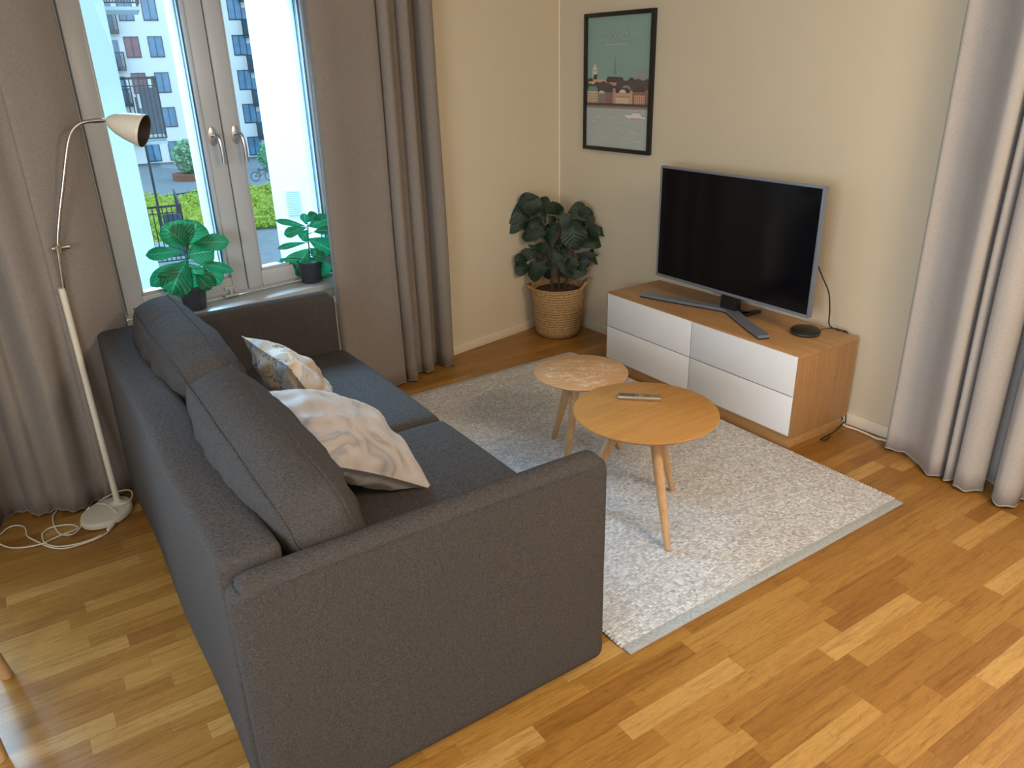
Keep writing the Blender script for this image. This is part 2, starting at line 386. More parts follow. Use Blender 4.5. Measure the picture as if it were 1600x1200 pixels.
def lattice(bm, n, fn, mi=0):
    """closed surface of a cube lattice (nx,ny,nz), mapped by fn(u,v,w) with u,v,w in -1..1"""
    nx, ny, nz = n; vd = {}
    def V(i, j, k):
        if (i, j, k) not in vd:
            vd[(i, j, k)] = bm.verts.new(fn(2*i/nx-1, 2*j/ny-1, 2*k/nz-1))
        return vd[(i, j, k)]
    def q(a, b, c, d):
        f = bm.faces.new((a, b, c, d)); f.material_index = mi
    for i in range(nx):
        for j in range(ny):
            q(V(i,j,0), V(i,j+1,0), V(i+1,j+1,0), V(i+1,j,0)); q(V(i,j,nz), V(i+1,j,nz), V(i+1,j+1,nz), V(i,j+1,nz))
    for i in range(nx):
        for k in range(nz):
            q(V(i,0,k), V(i+1,0,k), V(i+1,0,k+1), V(i,0,k+1)); q(V(i,ny,k), V(i,ny,k+1), V(i+1,ny,k+1), V(i+1,ny,k))
    for j in range(ny):
        for k in range(nz):
            q(V(0,j,k), V(0,j,k+1), V(0,j+1,k+1), V(0,j+1,k)); q(V(nx,j,k), V(nx,j+1,k), V(nx,j+1,k+1), V(nx,j,k+1))
    return bm
def sweep(bm, pts, rad, seg=10, closed=False, cap=True, mi=0):
    pts = [Vector(p) for p in pts]; n = len(pts)
    rr = rad if isinstance(rad, (list, tuple)) else [rad]*n
    rings = []; prev = None
    for i, p in enumerate(pts):
        if closed: tg = pts[(i+1) % n]-pts[i-1]
        else: tg = pts[min(i+1, n-1)]-pts[max(i-1, 0)]
        if tg.length < 1e-9: tg = Vector((0, 0, 1))
        tg.normalize()
        if prev is None:
            a = Vector((0, 0, 1)) if abs(tg.z) < 0.9 else Vector((1, 0, 0))
            nrm = tg.cross(a).normalized()
        else:
            nrm = (prev-tg*prev.dot(tg))
            nrm = nrm.normalized() if nrm.length > 1e-6 else tg.orthogonal().normalized()
        prev = nrm; bn = tg.cross(nrm)
        rings.append([bm.verts.new(p+(nrm*math.cos(2*PI*k/seg)+bn*math.sin(2*PI*k/seg))*rr[i]) for k in range(seg)])
    for i in range(n if closed else n-1):
        a, b = rings[i], rings[(i+1) % n]
        for k in range(seg):
            f = bm.faces.new((a[k], a[(k+1) % seg], b[(k+1) % seg], b[k])); f.material_index = mi
    if cap and not closed:
        bm.faces.new(rings[0][::-1]).material_index = mi; bm.faces.new(rings[-1]).material_index = mi
    return bm
def lathe(bm, prof, seg=32, c=(0,0,0), axis='z', mi=0, close=True):
    """prof: list of (r, h)"""
    rings = []
    for r, h in prof:
        ring = []
        for k in range(seg):
            a = 2*PI*k/seg
            ring.append(bm.verts.new((c[0]+r*math.cos(a), c[1]+r*math.sin(a), c[2]+h)))
        rings.append(ring)
    for a, b in zip(rings[:-1], rings[1:]):
        for k in range(seg):
            bm.faces.new((a[k], a[(k+1) % seg], b[(k+1) % seg], b[k])).material_index = mi
    if close:
        bm.faces.new(rings[0][::-1]).material_index = mi; bm.faces.new(rings[-1]).material_index = mi
    return bm
def prism(bm, poly, z0, z1, mi=0):
    a = [bm.verts.new((x, y, z0)) for x, y in poly]; b = [bm.verts.new((x, y, z1)) for x, y in poly]
    bm.faces.new(a[::-1]).material_index = mi; bm.faces.new(b).material_index = mi
    n = len(poly)
    for i in range(n): bm.faces.new((a[i], a[(i+1) % n], b[(i+1) % n], b[i])).material_index = mi
    return bm
def catmull(pts, k=8, closed=False):
    pts = [Vector(p) for p in pts]; out = []; n = len(pts)
    rng = range(n if closed else n-1)
    for i in rng:
        if closed: p0, p1, p2, p3 = pts[i-1], pts[i], pts[(i+1) % n], pts[(i+2) % n]
        else: p0, p1, p2, p3 = pts[max(i-1, 0)], pts[i], pts[i+1], pts[min(i+2, n-1)]
        for j in range(k):
            t = j/k
            out.append(0.5*((2*p1)+(p2-p0)*t+(2*p0-5*p1+4*p2-p3)*t*t+(3*p1-p0-3*p2+p3)*t*t*t))
    if not closed: out.append(pts[-1])
    return out
def sgnpow(v, p): return math.copysign(abs(v)**p, v)

# ------------------------------------------------------------------ room shell
H = 2.50
LW = 5.3                      # window wall length
YR = -6.6                     # rear wall
WL = WD*(-LW)                 # far left end of the window wall
# wall frame: local x along WD (0 at the corner, negative to the left), local y outwards
def to_wall(o): o.rotation_euler = (0, 0, ANG_W); return o
T = 0.32
W1 = (-2.765, -1.512, 0.60, 2.10)        # window opening
W2 = (-4.75, -3.62, 0.02, 2.15)          # balcony door opening, left of the left curtain
bm = NB()
def wall_seg(x0, x1, z0, z1): box(bm, x0, x1, 0, T, z0, z1)
wall_seg(-LW, W2[0], 0, H); wall_seg(W2[0], W2[1], W2[3], H); wall_seg(W2[1], W1[0], 0, H)
wall_seg(W1[0], W1[1], 0, W1[2]); wall_seg(W1[0], W1[1], W1[3], H); wall_seg(W1[1], 0.0, 0, H)
to_wall(struct(link('wall_window', bm, M['wall'], smooth=False)))
bm = NB()
box(bm, 0, 0.25, -3.15, 0.3, 0, H); box(bm, 0, 0.25, YR, -4.85, 0, H); box(bm, 0, 0.25, -4.85, -3.15, 2.15, H); box(bm, 0, 0.25, -4.85, -3.15, 0, 0.35)
struct(link('wall_right', bm, M['wall'], smooth=False))
bm = NB()
for q in ((YR, -4.95, 0, H), (-3.25, WL.y+0.25, 0, H), (-4.95, -3.25, 0, 0.8), (-4.95, -3.25, 2.1, H)): box(bm, WL.x-0.2, WL.x, *q)
struct(link('wall_left', bm, M['wall'], smooth=False))
bm = NB(); box(bm, WL.x-0.2, 0.25, YR-0.2, YR, 0, H); struct(link('wall_rear', bm, M['wall'], smooth=False))
def room_poly():
    return [(0, 0), (WL.x, WL.y), (WL.x, YR), (0, YR)][::-1]
bm = NB(); prism(bm, room_poly(), -0.12, 0.0); struct(link('floor', bm, M['floor'], smooth=False))
bm = NB(); prism(bm, [(0.25, 0.32), (WL.x-0.2, WL.y+0.35), (WL.x-0.2, YR-0.2), (0.25, YR-0.2)][::-1], H, H+0.15); struct(link('ceiling', bm, M['ceiling'], smooth=False))
# baseboards
bm = NB(); box(bm, -1.50, -0.002, -0.013, 0, 0, 0.057, 0.003); to_wall(struct(link('baseboard_window', bm, M['trim'])))
bm = NB(); box(bm, -0.013, 0, -3.15, -0.014, 0, 0.057, 0.003); struct(link('baseboard_right', bm, M['trim']))
bm = NB(); box(bm, -3.60, -2.80, -0.013, 0, 0, 0.057, 0.003); to_wall(struct(link('baseboard_left', bm, M['trim'])))
bm = NB(); sweep(bm, [(-0.004, -0.004, 0.058), (-0.004, -0.004, H)], 0.004, 8); struct(link('trim_1', bm, M['caulk']))
# sill
bm = NB(); box(bm, W1[0], W1[1], -0.025, 0.15, 0.600, 0.628, 0.003); to_wall(struct(link('trim_2', bm, M['sill'])))

# ------------------------------------------------------------------ window
def window(name, x0, x1, z0, z1, yf, sashes, handles=True, fine=True):
    """yf: plane of the inner face of the frame, measured outwards from the wall"""
    w = bpy.data.objects.new(name, None); C.objects.link(w); w.rotation_euler = (0, 0, ANG_W); struct(w)
    b = NB(); fw = 0.05; fd = 0.11
    box(b, x0, x0+fw, yf, yf+fd, z0, z1, 0.003); box(b, x1-fw, x1, yf, yf+fd, z0, z1, 0.003)
    box(b, x0+fw, x1-fw, yf, yf+fd, z0, z0+0.035, 0.003); box(b, x0+fw, x1-fw, yf, yf+fd, z1-0.05, z1, 0.003)
    link('window_frame', b, M['window_paint'], w)
    n = len(sashes)
    for i, (a, c) in enumerate(sashes):
        sb = z0+0.018; st = z1-0.03; sw = 0.075; y0 = yf-0.012; y1 = yf+0.05
        b = NB()
        for q in ((a, a+sw, sb, st), (c-sw, c, sb, st), (a+sw, c-sw, sb, sb+0.075), (a+sw, c-sw, st-sw, st)):
            box(b, q[0], q[1], y0, y1, q[2], q[3], 0.004)
        # glazing bead
        g = 0.014
        for q in ((a+sw, a+sw+g, sb+0.075, st-sw), (c-sw-g, c-sw, sb+0.075, st-sw), (a+sw, c-sw, sb+0.075, sb+0.075+g), (a+sw, c-sw, st-sw-g, st-sw)):
            box(b, q[0], q[1], y0+0.010, y1, q[2], q[3], 0.002)
        s = link('sash', b, M['window_paint'], w)
        # outer casement behind the inner one
        b = NB(); yo = yf+0.075; ow = 0.068
        for q in ((a+0.02, a+0.02+ow, sb, st), (c-0.02-ow, c-0.02, sb, st), (a+0.02, c-0.02, sb, sb+0.055), (a+0.02, c-0.02, st-ow, st)):
            box(b, q[0], q[1], yo, yo+0.090, q[2], q[3], 0.003)
        link('outer_casement', b, M['outer_frame'], s)
        b = NB()
        for xx in (c-0.084, c-0.074): box(b, xx, xx+0.0022, yo-0.0015, yo+0.001, sb+0.07, st-ow)
        link('gasket', b, M['seal'], s, smooth=False)
        b = NB()
        for yy in (y0+0.030, y0+0.038):
            for xx in (a+sw+g+0.001, c-sw-g-0.003): box(b, xx, xx+0.002, yy, yy+0.003, sb+0.09, st-sw-g)
        link('glazing_seal', b, M['seal'], s, smooth=False)
        b = NB(); box(b, a+sw+0.004, c-sw-0.004, y0+0.033, y0+0.037, sb+0.08, st-sw-0.005)
        link('pane', b, M['glass'], s, smooth=False)
    return w
GAP = -2.137
win = window('window_1', W1[0], W1[1], 0.628, W1[3], 0.15, [(W1[0]+0.053, GAP-0.003), (GAP+0.003, W1[1]-0.053)])
# dark rebate line between the two sashes
bm = NB(); box(bm, GAP-0.0028, GAP+0.0028, 0.150, 0.20, 0.66, 2.06); link('sash_seal', bm, M['seal'], win, smooth=False)
for hx, side in ((-2.192, -1), (-2.082, 1)):
    bm = NB()
    prof = [(0.0001, 0.0), (0.013, 0.0), (0.0145, 0.002), (0.0145, 0.008), (0.012, 0.010), (0.0001, 0.010)]
    lathe(bm, prof, 20, close=False)
    for v in bm.verts:
        x, y, z = v.co
        v.co = Vector((hx+x*1.35, 0.138-z, 1.368+y*2.9))
    pl_ = link('handle_plate', bm, M['steel'], win)
    bm = NB()
    sweep(bm, catmull([(hx, 0.130, 1.372), (hx, 0.100, 1.374), (hx+0.003, 0.084, 1.364), (hx+0.007, 0.078, 1.332), (hx+0.009, 0.078, 1.29), (hx+0.009, 0.080, 1.25)], 6), [0.0095]*31, 12)
    link('handle_lever', bm, M['steel'], win)
# opening catch on the lower rail
bm = NB(); box(bm, -2.262, -2.216, 0.128, 0.139, 0.665, 0.682, 0.002); box(bm, -2.268, -2.20, 0.118, 0.139, 0.633, 0.644, 0.002); box(bm, -2.240, -2.228, 0.122, 0.138, 0.640, 0.668, 0.002)
link('window_catch', bm, M['window_paint'], win)
# outside sill flashing
bm = NB(); box(bm, W1[0], W1[1], 0.325, 0.42, 0.585, 0.600); link('sill_flashing', bm, M['outer_frame'], win, smooth=False)
window('window_2', W2[0], W2[1], W2[2], W2[3], 0.10, [(W2[0]+0.022, W2[1]-0.022)])
# window in the right wall, behind the pale curtains
w3 = bpy.data.objects.new('window_3', None); C.objects.link(w3); struct(w3)
bm = NB()
for q in ((-4.85, -4.79, 0.35, 2.15), (-3.21, -3.15, 0.35, 2.15), (-4.79, -3.21, 0.35, 0.41), (-4.79, -3.21, 2.09, 2.15), (-4.03, -3.97, 0.41, 2.09)):
    box(bm, 0.05, 0.13, q[0], q[1], q[2], q[3], 0.003)
link('window_frame', bm, M['window_paint'], w3)
bm = NB(); box(bm, 0.088, 0.092, -4.79, -4.03, 0.41, 2.09); box(bm, 0.088, 0.092, -3.97, -3.21, 0.41, 2.09); link('pane', bm, M['glass'], w3, smooth=False)

w4 = bpy.data.objects.new('added_window_left', None); C.objects.link(w4); struct(w4)  # unseen window added to go with the fill light from the left
bm = NB()
for q in ((-4.95, -4.88, 0.8, 2.1), (-3.32, -3.25, 0.8, 2.1), (-4.88, -3.32, 0.8, 0.87), (-4.88, -3.32, 2.03, 2.1), (-4.13, -4.07, 0.87, 2.03)): box(bm, WL.x-0.14, WL.x-0.06, *q, 0.003)
link('window_frame', bm, M['window_paint'], w4)
bm = NB(); box(bm, WL.x-0.102, WL.x-0.098, -4.88, -4.13, 0.87, 2.03); box(bm, WL.x-0.102, WL.x-0.098, -4.07, -3.32, 0.87, 2.03); link('pane', bm, M['glass'], w4, smooth=False)

# ------------------------------------------------------------------ radiator under the window
rad = thing('radiator', 'cream panel radiator under the window sill, behind the sofa and curtain', 'radiator', WD*(-2.2), ANG_W)
bm = NB(); box(bm, -0.50, 0.56, -0.118, -0.100, 0.10, 0.552, 0.004)
for i in range(26): 
    xx = -0.485+i*0.0405; box(bm, xx, xx+0.014, -0.122, -0.117, 0.13, 0.52, 0.002)
link('front_panel', bm, M['radiator'], rad)
bm = NB(); box(bm, -0.50, 0.56, -0.045, -0.030, 0.10, 0.552, 0.004); link('back_panel', bm, M['radiator'], rad)
bm = NB(); box(bm, -0.505, 0.565, -0.122, -0.028, 0.552, 0.562, 0.003)
for i in range(40): box(bm, -0.49+i*0.026, -0.49+i*0.026+0.010, -0.100, -0.05, 0.5615, 0.5635)
link('top_grille', bm, M['radiator'], rad)
for bx_ in (-0.35, 0.35):
    bm = NB(); box(bm, bx_, bx_+0.04, -0.03, -0.001, 0.15, 0.5); link('bracket', bm, M['radiator'], rad)

# ------------------------------------------------------------------ curtains
def curtain(name, pts, z0, z1, mat, label, group, flare=0.0, k=6, seed=1, deepen=0.0, nrm=None):
    """pts: plan path of the hem; extruded upwards with slight drift of the folds"""
    path = catmull([(p[0], p[1], 0) for p in pts], k)
    cx = sum(p.x for p in path)/len(path); cy = sum(p.y for p in path)/len(path)
    o = thing(name, label, 'curtain', (cx, cy, 0), 0, group)
    nrm = nrm or WN; mo = sum(p.x*nrm.x+p.y*nrm.y for p in path)/len(path)
    b = NB(); nz = 26; rows = []
    for j in range(nz+1):
        t = j/nz; z = z0+(z1-z0)*t; row = []
        for i, p in enumerate(path):
            nv = noise.noise(Vector((p.x*3+seed, p.y*3, t*1.6)))
            nw = noise.noise(Vector((p.x*3+seed+9, p.y*3, t*1.6)))
            am = 0.010*math.sin(PI*min(1, t*1.5))
            q = Vector((p.x+nv*am, p.y+nw*am, z+(0.004*math.sin(i*0.7) if j == 0 else 0)))
            q.x += (cx-q.x)*flare*t; q.y += (cy-q.y)*flare*t
            dev = max(-0.09, min(0.07, (p.x*nrm.x+p.y*nrm.y-mo)*deepen*min(1, t*2.5)))
            if deepen: dev = max(dev, min(0.0, 0.06-(p.x*nrm.x+p.y*nrm.y)))
            q.x += nrm.x*dev; q.y += nrm.y*dev
            row.append(b.verts.new((q.x-cx, q.y-cy, q.z)))
        rows.append(row)
    for a, c in zip(rows[:-1], rows[1:]):
        for i in range(len(path)-1): b.faces.new((a[i], a[i+1], c[i+1], c[i]))
    p = link('curtain_panel', b, mat, o, angle=180)
    md = p.modifiers.new('thickness', 'SOLIDIFY'); md.thickness = 0.003; md.offset = 0
    # hem fold
    b = NB(); ring = []
    for i, q in enumerate(path): ring.append(Vector((q.x-cx, q.y-cy, z0+0.004+0.004*math.sin(i*0.7))))
    sweep(b, ring, 0.0028, 6)
    link('hem', b, mat, o)
    return o
P = lambda x, y: (at_z(x, y, 0.012).x, at_z(x, y, 0.012).y)
def WP(t, off): v = WD*t+WN*off; return (v.x, v.y)
hemR = [WP(-1.822, 0.135), WP(-1.816, 0.165), WP(-1.75, 0.172), WP(-1.66, 0.158), WP(-1.56, 0.150), WP(-1.47, 0.152), WP(-1.44, 0.135), WP(-1.435, 0.09), WP(-1.415, 0.075),
        P(616, 584), P(624, 587), P(634, 593), P(643, 595.5), P(652, 593.5), P(653, 583), WP(-1.285, 0.085), P(657, 578.5), P(664, 581.5), P(672, 581.5), P(677.5, 579), P(676.5, 570), P(681, 566.5), P(687, 568.5), P(693, 571.5), P(703, 571.5), P(709.5, 568), WP(-1.052, 0.07)]
curtain('curtain', hemR, 0.012, 2.44, M['curtain'], 'taupe curtain hanging right of the window, between window and corner plant', None, 0.03, seed=2)
hemL = [WP(-3.72, 0.19), WP(-3.64, 0.09), WP(-3.56, 0.20), WP(-3.50, 0.21), P(0, 824), P(9, 812), P(22, 803.5), P(35, 799.5), P(46, 800), P(52, 804), P(60, 805.5), P(72, 803), P(84, 798), P(96, 796.5), P(108, 799), P(120, 799), P(135, 792.5), P(150, 783), P(163, 778), P(176, 776), WP(-2.86, 0.175), WP(-2.82, 0.16), WP(-2.805, 0.12), WP(-2.815, 0.09)]
curtain('curtain', hemL, 0.012, 2.44, M['curtain'], 'taupe curtain hanging left of the window, behind the floor lamp', None, 0.0, seed=5, deepen=1.7)
hemT = [(-0.045, -2.412), (-0.085, -2.408), P(1384, 701), P(1400, 704), P(1413, 709), P(1430, 720), P(1443, 736), P(1452, 743), P(1466, 744.5), (-0.125, -2.690), (-0.100, -2.702), (-0.130, -2.712), P(1474, 749), P(1484, 752), (-0.150, -2.742), (-0.157, -2.755), P(1489, 758), P(1500, 765), P(1515, 768), P(1533, 767), P(1535.5, 764)]
curtain('curtain', hemT, 0.012, 2.44, M['curtain_pale'], 'pale grey curtain on the right wall nearest the TV cabinet', None, 0.0, k=5, seed=8)
hemU = [(-0.075, -2.800), (-0.085, -2.86), (-0.120, -2.885), P(1551, 771), P(1551, 784), P(1560, 790), P(1575, 793), P(1588, 790), P(1594, 780), (-0.11, -2.99), (-0.075, -3.03), (-0.12, -3.07), (-0.19, -3.10), (-0.19, -3.16), (-0.10, -3.19), (-0.08, -3.23), (-0.17, -3.27), (-0.19, -3.33), (-0.09, -3.37), (-0.10, -3.42)]
curtain('curtain', hemU, 0.012, 2.44, M['curtain_pale'], 'pale grey curtain at the right edge of the photo, cut off by the frame', None, 0.0, k=5, seed=11)
# curtain tracks
bm = NB(); box(bm, -3.80, -1.00, -0.16, -0.11, 2.455, 2.498, 0.002); to_wall(struct(link('trim_3', bm, M['white_lacquer'])))
bm = NB(); box(bm, -0.16, -0.10, -5.0, -2.38, 2.455, 2.498, 0.002); struct(link('trim_4', bm, M['white_lacquer']))

# ------------------------------------------------------------------ sofa
SO = Vector((-2.028, -2.619, 0))
sofa = thing('sofa', 'charcoal fabric two-seat sofa with straight thin arms, seen from behind', 'sofa', SO, ANG_F)
def arm(y0, y1):
    b = NB(); r = 0.036; x0, x1, z0, z1 = -0.952, 0.030, 0.022, 0.705
    def f(u, v, w):
        hx, hy, hz = (x1-x0)/2, (y1-y0)/2, (z1-z0)/2
        # dense near the ends
        uu = math.sin(u*PI/2); ww = math.sin(w*PI/2)
        px, py, pz = uu*hx, v*hy, ww*hz
        rr = r
        qx = max(-hx+rr, min(hx-rr, px)); qy = max(-hy+rr, min(hy-rr, py)); qz = max(-hz+rr, min(hz-rr, pz))
        d = Vector((px-qx, py-qy, pz-qz))
        if d.length > 1e-9: d = d.normalized()*rr if (abs(px-qx)+abs(py-qy)+abs(pz-qz)) > 1e-9 else d
        p = Vector((qx, qy, qz))+d
        # round the top corners in side view
        for sx, rc in ((1, 0.055), (-1, 0.05)):
            cxx = sx*(hx-rc); czz = hz-rc
            if (p.x-cxx)*sx > 0 and p.z > czz:
                e = Vector((p.x-cxx, 0, p.z-czz)); L = max(abs(e.x), abs(e.z))
                if L > 1e-6 and e.length > 1e-6: 
                    k = L/e.length; p.x = cxx+e.x*k; p.z = czz+e.z*k
        p.y += 0.004*noise.noise(Vector((p.x*2.5, p.z*2.5, y0*5)))
        return p+Vector(((x0+x1)/2, (y0+y1)/2, (z0+z1)/2))
    lattice(b, (44, 8, 36), f)
    a = link('arm', b, M['sofa'], sofa, angle=60)
    yo = y0 if y0 < 0.5 else y1
    sg = -1 if y0 < 0.5 else 1
    b = NB(); sweep(b, catmull([(-0.010, yo-sg*0.002, 0.672), (-0.06, yo+sg*0.0005, 0.677), (-0.45, yo+sg*0.0012, 0.681), (-0.85, yo+sg*0.0005, 0.678), (-0.947, yo-sg*0.004, 0.66)], 8), 0.0022, 6)
    link('seam', b, M['sofa_pipe'], a)
    return a
arm(0.0, 0.080); arm(1.915, 1.995)
bm = NB()
def backf(u, v, w):
    x0, x1, y0, y1, z0, z1 = -0.955, -0.815, 0.081, 1.914, 0.035, 0.722
    r = 0.018; hx, hy, hz = (x1-x0)/2, (y1-y0)/2, (z1-z0)/2
    px, py, pz = u*hx, math.sin(v*PI/2)*hy, math.sin(w*PI/2)*hz
    q = Vector((max(-hx+r, min(hx-r, px)), max(-hy+r, min(hy-r, py)), max(-hz+r, min(hz-r, pz))))
    d = Vector((px, py, pz))-q
    if d.length > 1e-9: d = d.normalized()*r
    p = q+d
    if p.x < 0: p.x += 0.006*noise.noise(Vector((p.y*2, p.z*3, 1.0)))+0.004*math.sin(p.y*7+p.z*3)
    return p+Vector(((x0+x1)/2, (y0+y1)/2, (z0+z1)/2))
lattice(bm, (8, 60, 30), backf); back = link('back_frame', bm, M['sofa'], sofa, angle=60)
bm = NB(); box(bm, -0.81, 0.005, 0.082, 1.913, 0.05, 0.285, 0.012, 3); link('seat_base', bm, M['sofa'], sofa)
for x in (-0.82, -0.16):
    for y in (0.10, 1.895):
        bm = NB(); box(bm, x-0.05, x+0.05, y-0.030, y+0.030, 0.0, 0.024, 0.003); link('foot', bm, M['feet'], sofa)
def seat(y0, y1, sd):
    b = NB(); x0, x1, z0, z1 = -0.812, 0.048, 0.287, 0.425
    def f(u, v, w):
        hx, hy, hz = (x1-x0)/2, (y1-y0)/2, (z1-z0)/2; r = 0.035
        px, py, pz = math.sin(u*PI/2)*hx, math.sin(v*PI/2)*hy, w*hz
        q = Vector((max(-hx+r, min(hx-r, px)), max(-hy+r, min(hy-r, py)), max(-hz+r, min(hz-r, pz))))
        d = Vector((px, py, pz))-q
        if d.length > 1e-9: d = d.normalized()*r
        p = q+d
        if w > 0: p.z += w*(0.022*(1-abs(u)**4)*(1-abs(v)**4)+0.003*noise.noise(Vector((u*2, v*2, sd))))
        p.x += 0.006*(1-v*v) if u > 0.9 else 0
        return p+Vector(((x0+x1)/2, (y0+y1)/2, (z0+z1)/2))
    lattice(b, (30, 30, 8), f); c = link('seat_cushion', b, M['sofa'], sofa, angle=70)
    b = NB(); loop = catmull([(x0+0.02, y0+0.012, 0.418), (x1-0.012, y0+0.012, 0.414), (x1-0.010, y1-0.012, 0.414), (x0+0.02, y1-0.012, 0.418)], 1)
    return c
seat(0.083, 0.966, 1.0); seat(0.970, 1.912, 4.0)

def boxcushion(name, cx, cy, cz, tilt, wy, hh, tt, seed, roll=0.0, slump=0.0, parent=None):
    """box-edge cushion; local: y = width, x = thickness, z = height"""
    def place(p):
        # slump: the near end sinks and rounds
        s = max(0, -p.y/(wy/2)); 
        zf = 1-slump*s*s*(0.5+p.z/hh)
        q = Vector((p.x*(1+0.15*s*slump), p.y, p.z*zf))
        q.y, q.z = q.y*math.cos(roll)-q.z*math.sin(roll), q.y*math.sin(roll)+q.z*math.cos(roll)
        q = Vector((q.x*math.cos(tilt)-q.z*math.sin(tilt), q.y, q.x*math.sin(tilt)+q.z*math.cos(tilt)))
        return q+Vector((cx, cy, cz))
    def shape(u, v, w, inflate=True):
        # soft rectangular outline
        r = 0.06; hy, hz = wy/2, hh/2
        py, pz = v*hy, w*hz
        qy = max(-hy+r, min(hy-r, py)); qz = max(-hz+r, min(hz-r, pz))
        d = Vector((py-qy, pz-qz))
        m = max(abs(d.x), abs(d.y))
        if d.length > 1e-9: d = d.normalized()*m
        py, pz = qy+d.x, qz+d.y
        pinch = (abs(v)*abs(w))**3*0.012
        py -= math.copysign(pinch, v); pz -= math.copysign(pinch, w)
        bul = (1-abs(v)**3.0)**0.75*(1-abs(w)**3.0)**0.75
        wr = noise.noise(Vector((v*4+seed, w*2.2, seed)))*0.011 + noise.noise(Vector((v*13+seed, w*3.0, 3)))*0.006
        px = u*(tt/2+0.068*bul)
        # boxing bows outwards between the pipings
        if abs(w) > 0.999: pz += math.copysign(0.026*(1-u*u)*(1-abs(v)**4), w)
        if abs(v) > 0.999: py += math.copysign(0.016*(1-u*u)*(1-abs(w)**4), v)
        if abs(u) > 0.99: px += wr*(0.3+bul)
        else: 
            pz += wr*0.6 if abs(w) > 0.999 else 0
        return Vector((px, py, pz))
    b = NB(); lattice(b, (8, 48, 34), lambda u, v, w: place(shape(u, v, w)))
    c = link(name, b, M['sofa'], parent, angle=75)
    for u in (-1, 1):
        loop = []; N = 40
        for i in range(N): loop.append((2*i/N-1, 1))
        for i in range(N): loop.append((1, 1-2*i/N))
        for i in range(N): loop.append((1-2*i/N, -1))
        for i in range(N): loop.append((-1, -1+2*i/N))
        b = NB(); sweep(b, [place(shape(u, v, w)*1.0) for v, w in loop], 0.0045, 6, closed=True)
        link('piping', b, M['sofa_pipe'], c)
    return c
boxcushion('back_cushion', -0.700, 0.518, 0.630, R(15), 0.84, 0.39, 0.130, 1.7, R(3.5), 0.12, sofa)
boxcushion('back_cushion', -0.700, 1.435, 0.640, R(14), 0.85, 0.39, 0.130, 6.3, R(1.5), 0.10, sofa)

# ------------------------------------------------------------------ throw pillows
def pillow(name, label, loc, rot, size, thick, mat, seed, crush=0.0):
    o = bpy.data.objects.new('tmp', None)
    b = NB()
    def f(u, v, w):
        e = (1-u**2)**0.55*(1-v**2)**0.55 if abs(u) < 1 and abs(v) < 1 else 0
        k = 1-0.10*(1-abs(v)**2)*abs(u)**2
        k2 = 1-0.10*(1-abs(u)**2)*abs(v)**2
        x = u*size/2*k; y = v*size/2*k2
        z = w*thick/2*e
        wr = noise.noise(Vector((u*3+seed, v*3, 1)))*0.020+noise.noise(Vector((u*9+seed, v*4, 5)))*0.007
        z += wr*min(1, e*1.5)
        z -= crush*math.exp(-((u+0.1+0.3*v)**2)*30)*0.035*(1-v*v)*(1 if w > 0 else -0.3)
        # drooping corner
        z += 0.02*u*v
        return Vector((x, y, z))
    lattice(b, (40, 40, 2), f)
    p = link(name, b, mat, None, angle=80)
    p.location = loc; p.rotation_euler = rot
    b = NB(); loop = []; N = 24
    for i in range(N): loop.append((2*i/N-1, 1))
    for i in range(N): loop.append((1, 1-2*i/N))
    for i in range(N): loop.append((1-2*i/N, -1))
    for i in range(N): loop.append((-1, -1+2*i/N))
    sweep(b, [f(u, v, 0) for u, v in loop], 0.0025, 6, closed=True)
    link('seam', b, mat, p)
    if crush:
        b = NB(); sweep(b, [f(-0.55+0.9*i/12, 1, 0)+Vector((0, 0.002, 0.0)) for i in range(13)], 0.0032, 6); link('zipper', b, M['seal'], p)
    return tag(p, label, 'pillow')
def sloc(x, y, z):
    v = SO+CX*x+CY*y; return (v.x, v.y, z)
def basis(e1, e2):
    """rotation whose local y runs along e1 and local x along e2 (both in sofa axes)"""
    w_ = lambda e: (CX*e[0]+CY*e[1]+Vector((0, 0, e[2])))
    y = w_(e1).normalized(); x = w_(e2); x = (x-y*x.dot(y)).normalized(); z = x.cross(y)
    return Matrix((x, y, z)).transposed().to_euler()
pillow('throw_pillow', 'botanical print throw pillow with black line leaves, nearest the window', sloc(-0.395, 1.250, 0.590), basis((-0.03, 0.98, 0.08), (-0.56, 0, 0.83)), 0.37, 0.17, M['floral'], 3.0)
pillow('throw_pillow', 'pale satin throw pillow with faint leaf print, in front of the nearer back cushion', sloc(-0.455, 0.700, 0.610), basis((-0.14, 0.96, 0.20), (-0.86, 0, 0.52)), 0.47, 0.22, M['satin'], 8.0, 0.6)

# ------------------------------------------------------------------ rug
RO = (at_z(986, 1019, 0.012)); 
rug = thing('rug', 'light grey chunky woven wool rug under the two round tables', 'rug', (RO.x, RO.y, 0), ANG_F+R(0.2))
RWd, RLn = 1.425, 2.13
bm = NB(); nx, ny = 60, 90
def rugz(x, y): return 0.011+0.0012*noise.noise(Vector((x*9, y*9, 0)))
lattice(bm, (nx, ny, 1), lambda u, v, w: Vector(((u+1)/2*RWd, 0.035+(v+1)/2*(RLn-0.07), rugz(u, v) if w > 0 else 0.0008)))
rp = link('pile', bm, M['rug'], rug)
for sx in (0.0, RWd):
    bm = NB()
    n = 150
    for i in range(n):
        y = 0.035+(i+0.5)/n*(RLn-0.07)
        r = bmesh.ops.create_uvsphere(bm, u_segments=8, v_segments=5, radius=1.0)
        for v in r['verts']: v.co = Vector((sx+v.co.x*0.0085, y+v.co.y*0.0075, 0.0065+v.co.z*0.0062))
    link('selvedge', bm, M['rug'], rug)
